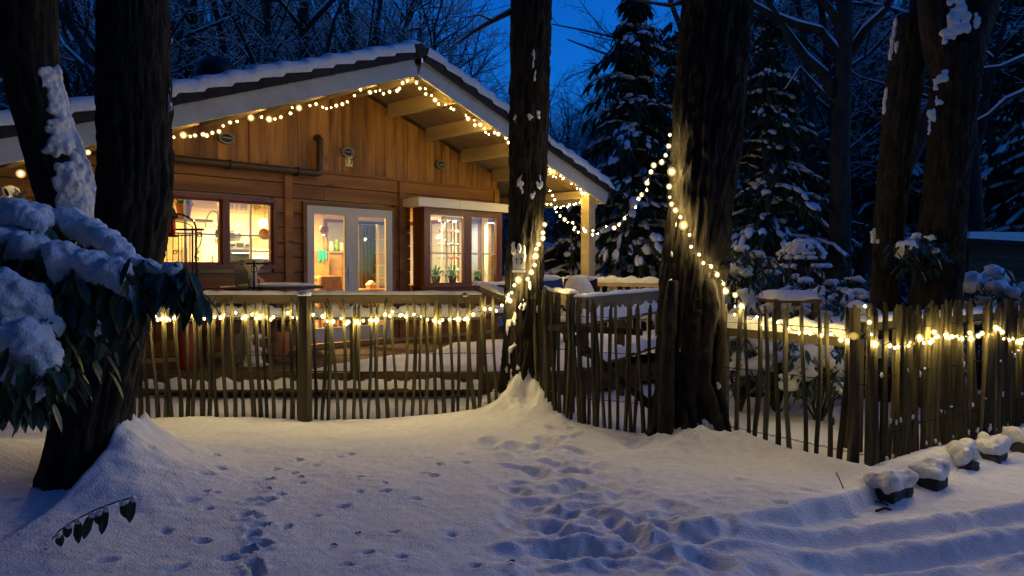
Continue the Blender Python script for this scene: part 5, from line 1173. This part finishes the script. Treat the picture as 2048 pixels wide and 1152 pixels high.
# far wood: one mass
def merge(dst, me_, mat):
    n = len(me_.vertices); co = np.empty(n * 3); me_.vertices.foreach_get('co', co); co = co.reshape(-1, 3); Mi = np.array(mat); return co @ Mi[:3, :3].T + Mi[:3, 3]
def farwood():
    small = []
    for s in range(4):
        wd, sn = bare_tree(300 + s, 12, .11, 4, .8, .6, .12, 3); small.append((wd.mesh('a', M['bark2']), sn.mesh('b', M['snow'])))
    for which, nm, lab, mt in ((0, 'far_woodland', 'dense dark mass of distant bare woodland closing the view', 'bark2'), (1, 'far_woodland_snow', 'snow lying on the twigs of the distant woodland', 'snow')):
        rr = random.Random(77); V = []; Fq = []; off = 0
        for i in range(500):
            Y = rr.uniform(24, 60); u = rr.uniform(-300, 2350)
            if i > 430: Y = rr.uniform(42, 60); u = rr.uniform(880, 1340)
            X = (u - 1024) / F * Y; s_ = rr.choice(small); sc = rr.uniform(.8, 1.25) * (Y / 44) ** .5
            if 860 < u < 1360: sc *= .86 if Y > 38 else .45
            else: sc *= 1.25
            mt_ = Matrix.Translation((X, Y, 0)) @ Matrix.Rotation(rr.uniform(0, 6.28), 4, 'Z') @ Matrix.Scale(sc, 4)
            me_ = s_[which]; V.append(merge(None, me_, mt_)); n = len(me_.polygons)
            fl = np.empty(len(me_.loops), dtype=np.int32); me_.loops.foreach_get('vertex_index', fl); Fq.append(fl.reshape(-1, 4) + off); off += len(me_.vertices)
        V = np.concatenate(V); Fq = np.concatenate(Fq); m2 = bpy.data.meshes.new(nm); m2.vertices.add(len(V)); m2.vertices.foreach_set('co', V.ravel()); m2.loops.add(len(Fq) * 4); m2.loops.foreach_set('vertex_index', Fq.ravel().astype(np.int32))
        m2.polygons.add(len(Fq)); m2.polygons.foreach_set('loop_start', np.arange(len(Fq)) * 4); m2.update(calc_edges=True); m2.materials.append(M[mt]); tag(link(nm, m2), lab, 'woodland', None, 'stuff')
farwood()
# conifers
def conifer(seed, H, W, layers=26, droop=.5, sparse=1.0):
    rr = random.Random(seed); gr = MB(); sn = MB(); tk = MB()
    tk.tube([(0, 0, -.2), (0, 0, H * .5), (0, 0, H)], [.16 * H / 9, .09 * H / 9, .01], 8, False)
    for l in range(layers):
        f_ = l / (layers - 1); z = H * (.04 + .95 * f_); Rr = W * (1 - f_) ** .8 + .12; m = int((9 + 7 * (1 - f_)) * sparse)
        for i in range(m):
            a = rr.uniform(0, 6.28); L = Rr * rr.uniform(.45, 1.25); el = rr.uniform(-.2, .4) + .35 * f_; z0 = z + rr.uniform(-1.3, 1.3) * H / layers
            d = Vector((math.cos(a), math.sin(a), 0)); sd = Vector((-d.y, d.x, 0)); pts = []
            for k in range(6):
                t = k / 5; pts.append(d * (L * t) + Vector((0, 0, z0 + L * (el * t - droop * t * t))))
            # needles: drooping sprays each side
            for k in range(1, 6):
                for s_ in (-1, 1, 0):
                    for e_ in range(2):
                        dd = (d * rr.uniform(.3, .9) + sd * s_ * rr.uniform(.4, 1) + Vector((0, 0, rr.uniform(-.9, -.2)))); gr.leaf(pts[k] + Vector((rr.gauss(0, .03), rr.gauss(0, .03), rr.gauss(0, .03))), dd, rr.uniform(.16, .34) * (.6 + .5 * W / 2), rr.uniform(.05, .10) * (.6 + .5 * W / 2), droop=.4)
            if rr.random() < .9:
                for k in range(1, 6):
                    for _r in range(2):
                        if rr.random() < .25: continue
                        w_ = rr.uniform(.035, .10) * (.7 + .4 * W / 2) * (1.1 - .5 * f_); tl = math.atan2(pts[min(5, k)].z - pts[k - 1].z, (L / 5)); rot = Matrix.Rotation(a, 3, 'Z') @ Matrix.Rotation(-tl + rr.uniform(0, .4), 3, 'Y')
                        sn.ell(pts[k] + sd * rr.gauss(0, .09) + Vector((0, 0, .03)), (L / 5 * rr.uniform(.45, .8), w_, w_ * .45), 7, 4, rot, .22)
    return gr, sn, tk
for seed, u, vt, Y, W, lb, sx in ((1, 1268, -25, 15.5, 1.75, 'tall snowy conifer left of the big trunk, its tip against the blue sky', 1), (2, 1345, 75, 18, 1.3, 'narrower snowy conifer half hidden behind the big trunk', 1), (3, 1530, 55, 14.5, 1.55, 'snowy conifer right of the big trunk', 1), (4, 1150, 385, 15.8, 1.15, 'low snowy conifer glimpsed under the veranda roof', 1), (5, 1640, 300, 17, 1.6, 'dim smaller conifer behind the beech trunk', 1)):
    top = WY(u, vt, Y).z; gr, sn, tk = conifer(seed, top, W, int(top * 3), .55, .8); t = thing('conifer', lb, 'tree', ((u - 1024) / F * Y, Y, 0), 0, 'snowy conifers beyond the garden')
    gr.build('foliage', M['needle'], t, world=False); sn.build('snow_load', M['snow'], t, True, world=False)['kind'] = 'stuff'; tk.build('trunk', M['bark2'], t, world=False)
_g, _s, _t = conifer(9, 9, 2.2, 24, .5, .7); CG, CS_, CT = _g.mesh('foliage', M['needle']), _s.mesh('snow_load', M['snow'], True), _t.mesh('trunk', M['bark2'])
for u, Y, sc, lb in ((2010, 24, 1.25, 'dark conifer behind the right trunks near the edge'), (1900, 28, 1.3, 'dark conifer behind the forked trunk'), (1780, 26, 1.1, 'dark conifer behind the slim right trunk'), (80, 22, 1.0, 'dark conifer behind the leaning left trunk'), (-60, 18, 1.0, 'dark conifer beyond the left edge of the roof'), (2120, 19, 1.2, 'dark conifer just beyond the right edge'), (1440, 26, 1.0, 'dark conifer deep behind the big trunk'), (260, 26, 1.15, 'dark conifer deep behind the thick left trunk'), (400, 30, 1.2, 'dark conifer deep behind the roof cowl'), (620, 32, 1.1, 'dark conifer deep behind the chalet ridge'),
 (120, 34, 1.9, 'very tall dark conifer far behind the leaning trunk'), (330, 38, 2.0, 'very tall dark conifer far behind the thick left trunk'), (500, 40, 1.9, 'tall dark conifer far behind the middle of the left roof slope'), (700, 42, 1.7, 'tall dark conifer far behind the roof near the ridge'), (1480, 36, 2.0, 'very tall dark conifer far behind the big trunk'), (1600, 40, 2.1, 'very tall dark conifer far left of the beech'), (1720, 38, 2.0, 'very tall dark conifer far right of the beech'), (1850, 36, 2.1, 'very tall dark conifer far behind the gap of the right trunks'), (2060, 38, 2.1, 'very tall dark conifer far off at the right edge'), (1960, 44, 2.0, 'very tall dark conifer far behind the shed')):
    t = thing('dark_conifer', lb, 'tree', ((u - 1024) / F * Y, Y, 0), u * .1, 'dark conifers in the wood'); t.scale = (sc, sc, sc); link('foliage', CG, t); link('snow_load', CS_, t); link('trunk', CT, t)
# sheds
for u0, u1, vt, vb, Y, lb in ((1935, 2140, 445, 560, 15, 'low dark shed with a blue snowy roof at the right edge'), (1690, 1770, 472, 540, 17, 'low dark shed roof behind the slim right trunk'), (1075, 1112, 470, 560, 22, 'small dark shed with snowy roof glimpsed behind the veranda')):
    a_ = WY(u0, vt, Y); b_ = WY(u1, vt, Y); zt = a_.z; w_ = b_.x - a_.x; t = thing('garden_shed', lb, 'shed', ((a_.x + b_.x) / 2, Y, 0))
    MB().bb(-w_ / 2 + .1, w_ / 2 - .1, .1, 2.4, 0, zt - .4).build('wall', M['deckwood'], t, world=False)
    mb = MB().prism([(-w_ / 2 - .05, zt - .4), (w_ / 2 + .05, zt - .52), (w_ / 2 + .05, zt - .44), (-w_ / 2 - .05, zt - .32)], -.1, 2.6); mb.build('roof', M['tile'], t, world=False)
    mb = MB(); mb.prism([(-w_ / 2 - .06, zt - .318), (w_ / 2 + .06, zt - .438), (w_ / 2, zt - .3), (0, zt - .2), (-w_ / 2, zt - .19)], -.12, 2.62); mb.build('roof_snow', M['snow'], t, world=False)

# ------------------------------------------------------------------ snowy shrubs
def shrub(name, lb, cx, cy, z0, W, D, Hh, n, seed, leafL=.12, leafW=.04, blobs=14, cat='shrub', br=(.10, .2), group=None, vox=.03, mat='leaf'):
    rr = random.Random(seed); t = thing(name, lb, cat, (cx, cy, z0), 0, group); lf = MB(); sn = MB(); st = MB(); tips = []
    for i in range(blobs):
        a = rr.uniform(0, 6.28); q_ = math.sqrt(rr.random()); x = cx + W * q_ * math.cos(a); y = cy + D * q_ * math.sin(a); h = z0 + Hh * (.45 + .55 * math.sqrt(max(0, 1 - q_ * q_))) * rr.uniform(.75, 1.05); tips.append(Vector((x, y, h)))
        st.tube([(cx, cy, z0 - .05), (cx + (x - cx) * .5, cy + (y - cy) * .5, z0 + (h - z0) * .6), (x, y, h)], [.015, .01, .005], 5, False)
        r = rr.uniform(*br); sn.ell((x, y, h + r * .15), (r, r * rr.uniform(.7, 1.1), r * rr.uniform(.4, .6)), 10, 6)
        if rr.random() < .6: sn.ell((x + rr.gauss(0, r), y + rr.gauss(0, r * .6), h - r * .3), (r * .6, r * .6, r * .35), 9, 6)
    for i in range(n):
        p = rr.choice(tips) + Vector((rr.gauss(0, .1), rr.gauss(0, .1), rr.gauss(-.06, .08))); a = rr.uniform(0, 6.28)
        lf.leaf(p, Vector((math.cos(a), math.sin(a), rr.uniform(-1.4, .1))), leafL * rr.uniform(.7, 1.2), leafW * rr.uniform(.8, 1.2), droop=.3)
    lf.build('foliage', M[mat], t); st.build('stem', M['bark2'], t); remesh(sn, 'snow_load', M['snow'], vox, t, 2, .03, 8)['kind'] = 'stuff'; return t
sh = [(1510, 8.2, .55, 1.15, 'snowy rhododendron just right of the big trunk'), (1590, 8.6, .5, 1.0, 'low snow flattened bush in front of the willow dome'), (1660, 9.0, .45, 1.3, 'rounded snowy bush right of the willow dome'), (1700, 7.6, .4, .98, 'snow heaped bush left of the fence corner post'), (1960, 8.6, .6, 1.35, 'broad snowy bush under the shed roof near the right edge'), (2040, 8.3, .5, 1.3, 'snow laden bush at the right picture edge above the lit fence'), (1480, 7.4, .25, .95, 'small snowy bush hugging the big trunk'), (1560, 7.3, .35, .75, 'low snowy bush behind the wide spaced pickets'), (1640, 6.9, .3, .7, 'small leafy bush behind the pickets near the corner')]
for i, (u, Y, W_, H_, lb) in enumerate(sh): shrub('snowy_shrub', lb, (u - 1024) / F * Y, Y, gz((u - 1024) / F * Y, Y), W_, W_ * .7, H_, 260, 40 + i, blobs=int(16 + 14 * W_), br=(.07, .15), group='snowy shrubs behind the right fence')
for i, (u, Y, W_, H_, lb, n_) in enumerate([(1490, 9.6, .35, 1.75, 'tall leafy evergreen bush right against the big trunk, little snow on it', 420), (1555, 10.2, .4, 1.6, 'leafy evergreen bush just left of the willow dome', 380), (1605, 9.9, .6, 1.25, 'wide snowy bush hiding the foot of the willow dome', 300), (1690, 10.4, .5, 1.3, 'snowy bush between the willow dome and the slim trunk', 300), (1900, 9.8, .5, 1.25, 'snowy bush at the foot of the forked trunk', 300), (1725, 8.9, .4, 1.15, 'bush with big snow pads close left of the slim trunk', 260), (2000, 9.6, .6, 1.4, 'bush heaped with lumpy snow before the dark shed', 300)]):
    shrub('evergreen_bush', lb, (u - 1024) / F * Y, Y, 0, W_, W_ * .7, H_, n_, 140 + i, blobs=int(14 + 16 * W_), br=(.05, .12), group='evergreen bushes in the right garden')
shrub('climbing_ivy', 'snow loaded ivy tuft clinging left of the forked trunk', (1832 - 1024) / F * 7.6, 7.6, 1.3, .22, .15, .5, 160, 71, blobs=12, br=(.04, .09))
shrub('snowy_shrub', 'snowy undergrowth at the foot of the conifers past the veranda railing', (1110 - 1024) / F * 16, 16, 0, 1.0, .8, .9, 200, 72, blobs=26, br=(.15, .35), group='snowy shrubs past the veranda', vox=.05)
shrub('snowy_shrub', 'low snow mound of bushes between the post and the big trunk', (1260 - 1024) / F * 15, 13.5, 0, 1.2, .6, .8, 260, 73, blobs=24, br=(.12, .28), group='snowy shrubs past the veranda', vox=.05)
shrub('snowy_shrub', 'dark green bush below the eave at the far left', (20 - 1024) / F * 7.2, 7.2, .2, .45, .5, 1.9, 500, 74, blobs=18, br=(.05, .1))
# willow dome
P = WY(1603, 560, 11.0); t = thing('willow_dome', 'domed willow arbour crusted with snow among the bushes', 'arbour', (P.x, 11.0, 0)); zt = WY(1603, 484, 11).z; rx = 48 * 11 / F; mb = MB(); sm = MB()
zb = WY(0, 552, 11).z
for k in range(12):
    a = math.pi * k / 12; dx, dy = math.cos(a), math.sin(a); pts_ = [Vector((dx * rx * math.cos(q_), dy * rx * math.cos(q_), zb - .0 + (zt - zb) * math.sin(q_))) for q_ in np.linspace(0, math.pi, 15)]
    mb.tube([Vector((pts_[0].x, pts_[0].y, 0))] + pts_ + [Vector((pts_[-1].x, pts_[-1].y, 0))], .012, 5)
    for p in pts_[3:12]: (rr.random() < .55) and sm.ell(p + Vector((rr.gauss(0, .02), rr.gauss(0, .02), .02)), (rr.uniform(.03, .08), .06, .03), 7, 4, jit=.3)
for k in range(1, 6):
    q_ = k * math.pi / 12; mb.tube([Vector((rx * math.cos(q_) * math.cos(a), rx * math.cos(q_) * math.sin(a), zb + (zt - zb) * math.sin(q_))) for a in np.linspace(0, 6.28, 25)], .010, 5)
    for a in np.linspace(0, 6.28, 26): (rr.random() < .6) and sm.ell(Vector((rx * math.cos(q_) * math.cos(a), rx * math.cos(q_) * math.sin(a), zb + .02 + (zt - zb) * math.sin(q_))), (rr.uniform(.03, .09), .06, .035), 7, 4, jit=.3)
mb.build('willow_rods', M['bark2'], t, world=False); sm.build('snow_crust', M['snow'], t, True, world=False)
# garden table in snow
P = WY(1575, 585, 8.0); t = thing('snowy_garden_table', 'low garden table under a smooth slab of snow behind the right fence', 'table', (P.x, 8.0, 0)); zt = P.z
hb(MB().bb(-.25, .25, -.3, .3, zt - .1, zt - .06), t, 'table_top', 'deckwood')
for sx in (-.2, .2):
    for sy in (-.25, .25): hb(MB().bb(sx - .03, sx + .03, sy - .03, sy + .03, 0, zt - .101), t, 'leg', 'deckwood')
mb = MB(); snowstrip(mb, (-.26, 0, zt - .06), (.26, 0, zt - .06), .6, .09, .06, .15, 6, 2); hb(mb, t, 'snow_cap', 'snow', True)

# ------------------------------------------------------------------ near rhododendron, left
YN = 2.9
t = thing('rhododendron', 'near evergreen shrub on the left, bowed down under thick snow', 'shrub', (-2.6, 3.6, 0)); k = YN / F
lobes = [
 [(-60, 440, 34, .2), (0, 432, 30, .2), (40, 425, 32, .15), (72, 432, 24, .15), (84, 450, 14, .1)],
 [(96, 428, 14, .3), (130, 436, 22, .3), (170, 455, 24, .25), (205, 475, 22, .2), (240, 500, 20, .1), (270, 520, 16, .05), (300, 535, 15, 0), (318, 540, 12, 0)],
 [(-60, 500, 40, .1), (-10, 492, 36, .1), (30, 490, 34, .1), (65, 492, 26, .05), (92, 500, 16, .05)],
 [(110, 498, 18, 0), (135, 512, 26, -.05), (165, 518, 28, -.05), (200, 535, 26, -.05), (230, 550, 24, -.1), (252, 570, 18, -.1), (262, 592, 10, -.1)],
 [(125, 545, 24, -.02), (140, 570, 22, -.03), (120, 580, 16, -.03)],
 [(-60, 590, 46, -.2), (0, 590, 42, -.2), (40, 592, 36, -.2), (68, 612, 26, -.2), (90, 645, 18, -.2), (110, 668, 12, -.2)],
 [(20, 665, 26, -.3), (55, 668, 30, -.3), (78, 695, 28, -.3), (95, 720, 20, -.3), (60, 735, 24, -.3), (65, 765, 18, -.3), (70, 785, 10, -.3), (20, 700, 36, -.25), (-20, 680, 40, -.2)],
 [(338, 532, 9, -.05), (350, 530, 12, -.05), (358, 538, 7, -.05)],
 [(160, 650, 12, 0), (185, 650, 14, 0), (178, 668, 9, 0)],
 [(-40, 555, 30, 0), (0, 548, 14, 0)]]
sm = MB(); lf = MB(); st = MB(); rr = random.Random(12); lpos = []
for L_ in lobes:
    P_ = [(WY(u, v + 4, YN + dy), r * k * 1.18) for u, v, r, dy in L_]
    for (p, r), (q_, s_) in zip(P_[:-1], P_[1:]):
        m_ = 4
        for i in range(m_):
            f_ = i / m_; sm.ell(p.lerp(q_, f_), ((r + (s_ - r) * f_) * 1.12, (r + (s_ - r) * f_) * 1.3, (r + (s_ - r) * f_) * .95), 10, 7)
        for i in range(3): lpos.append((p.lerp(q_, rr.random()), r))
    sm.ell(P_[-1][0], P_[-1][1], 10, 7)
    st.tube([Vector((-2.9, 3.7, .4))] + [p - Vector((0, -.02, r * .7)) for p, r in P_], .008, 5, False)
remesh(sm, 'snow_load', M['snow'], .010, t, 2, .03, 13)['kind'] = 'stuff'
for (p, r) in lpos:
    for i in range(5):
        a = rr.uniform(0, 6.28); b0 = p + Vector((rr.gauss(0, r * .8), rr.gauss(-.01, r * .7), -r * .55)); lf.leaf(b0, Vector((math.cos(a) * .6, math.sin(a) * .6, rr.uniform(-1.6, -.5))), rr.uniform(.07, .115), rr.uniform(.026, .038), droop=.25, fold=.3)
def cluster(u, v, Y, n, L=.105, sp=.05, dz=-1.3):
    c = WY(u, v, Y)
    for i in range(n):
        a = rr.uniform(0, 6.28); lf.leaf(c + Vector((rr.gauss(0, sp), rr.gauss(0, sp), rr.gauss(0, sp))), Vector((math.cos(a) * .7, math.sin(a) * .7, rr.uniform(dz, dz * .4))), rr.uniform(.75, 1.15) * L, rr.uniform(.03, .045), droop=.3, fold=.3)
for u, v, Y, n, s_ in ((130, 590, 2.9, 16, .04), (175, 600, 2.9, 14, .04), (235, 600, 2.8, 16, .05), (150, 650, 2.9, 16, .05), (200, 640, 2.95, 12, .05), (365, 550, 2.85, 14, .03), (385, 575, 2.85, 14, .03), (340, 560, 2.9, 12, .03), (398, 588, 2.85, 5, .012), (95, 620, 2.8, 16, .06), (120, 700, 2.8, 26, .07), (60, 740, 2.7, 30, .06), (20, 760, 2.7, 26, .07), (140, 690, 2.85, 20, .05), (0, 540, 2.9, 20, .07), (60, 560, 2.9, 20, .06), (100, 460, 3.1, 10, .03), (280, 560, 2.9, 14, .04), (215, 560, 2.85, 12, .04), (240, 540, 2.8, 8, .03), (90, 740, 2.8, 16, .05)): cluster(u, v, Y, int(n * 1.5), sp=s_)
lf.build('foliage', M['leaf'], t); st.build('stem', M['bark2'], t)
# low sprig with snow dusted leaves, bottom left
YS = 3.75; P0_ = WY(110, 1075, YS); t = thing('leafy_sprig', 'single evergreen sprig with drooping snow dusted leaves in the bottom left snow', 'sprig', P0_)
sp_ = [WY(*q_, YS) for q_ in ((104, 1078), (118, 1062), (150, 1040), (190, 1020), (235, 1003), (268, 994))]; MB().tube(sp_, .004, 5).build('stem', M['bark'], t)
for i, (u, v, L_) in enumerate(((120, 1064, .07), (158, 1036, .12), (186, 1024, .13), (215, 1012, .14), (247, 1000, .09), (268, 992, .13), (97, 1095, .07), (200, 1020, .07), (140, 1046, .07))):
    b0 = WY(u, v, YS - .01 * (i % 3)); d_ = Vector((rr.uniform(-.25, .35), rr.uniform(-.4, -.1), -1)); MB().leaf(b0, d_, L_, .05, droop=.05, fold=.35, up=Vector((0, -1, 0))).build('leaf', M['leaf'], t)
    mb = MB(); mb.ell(b0 + Vector((.0, -.012, -.012)), (.018, .012, .016), 8, 5, jit=.2); mb.build('snow_dab', M['snow'], t, True)
for u, v in ((165, 1090), (120, 1110)):
    p = G(u, v) + Vector((0, 0, .03)); 
# leaf litter scraps on the snow
for i, (u, v) in enumerate(((597, 953), (720, 1058), (735, 1101), (660, 1086), (1030, 1127), (905, 1064))):
    p = G(u, v); p.z = float(gpr(np.array([p.x]), np.array([p.y]))[0]) + .006
    mb = MB(); mb.leaf(p, Vector((math.cos(i * 2.2), math.sin(i * 2.2), .25)), .05, .028, droop=.5, fold=.4)
    tag(mb.build('dead_leaf', M['bark'], loc=p), 'small dark dead leaf lying on the snow, %s' % ('left of the trampled band, nearest the house', 'in the lower middle', 'at the bottom edge', 'below the middle on the left side', 'beside the boot prints at the bottom', 'near the trampled band, lower right of centre')[i], 'leaf', 'dead leaves on the snow')

# unseen trees added behind and beside the viewer to dim sky light on the snow
rr = random.Random(99); ring = []
for i in range(22):
    a = R(rr.uniform(165, 320)); d_ = rr.uniform(8.5, 18); ring.append((math.cos(a) * d_, math.sin(a) * d_ + 1))
for i, (x, y) in enumerate(ring + [(-6.8, 4.2), (-9.5, 8.5), (-5.6, 1.2), (-8.5, 4), (-8, 1), (10, -3), (-12, 13), (-10, -3), (15, 15), (-3, -6.5), (0, -7.5), (-5, -4), (3, -9), (3, -6), (6, -8), (6, -4.5), (8, -9), (-7, -1), (-6, -9), (8.5, -2)]):
    if i % 2:
        t = thing('conifer', 'unseen conifer added behind or beside the viewer to dim the sky light', 'tree', (x, y, 0), i, 'unseen trees added around the viewer'); sc = rr.uniform(1.5, 2.0); t.scale = (sc, sc, sc)
        link('foliage', CG, t); link('snow_load', CS_, t); link('trunk', CT, t)
    else:
        put_tree(i % 6, x, y, i, rr.uniform(.9, 1.15), 'unseen bare tree added behind or beside the viewer to dim the sky light', group='unseen trees added around the viewer')
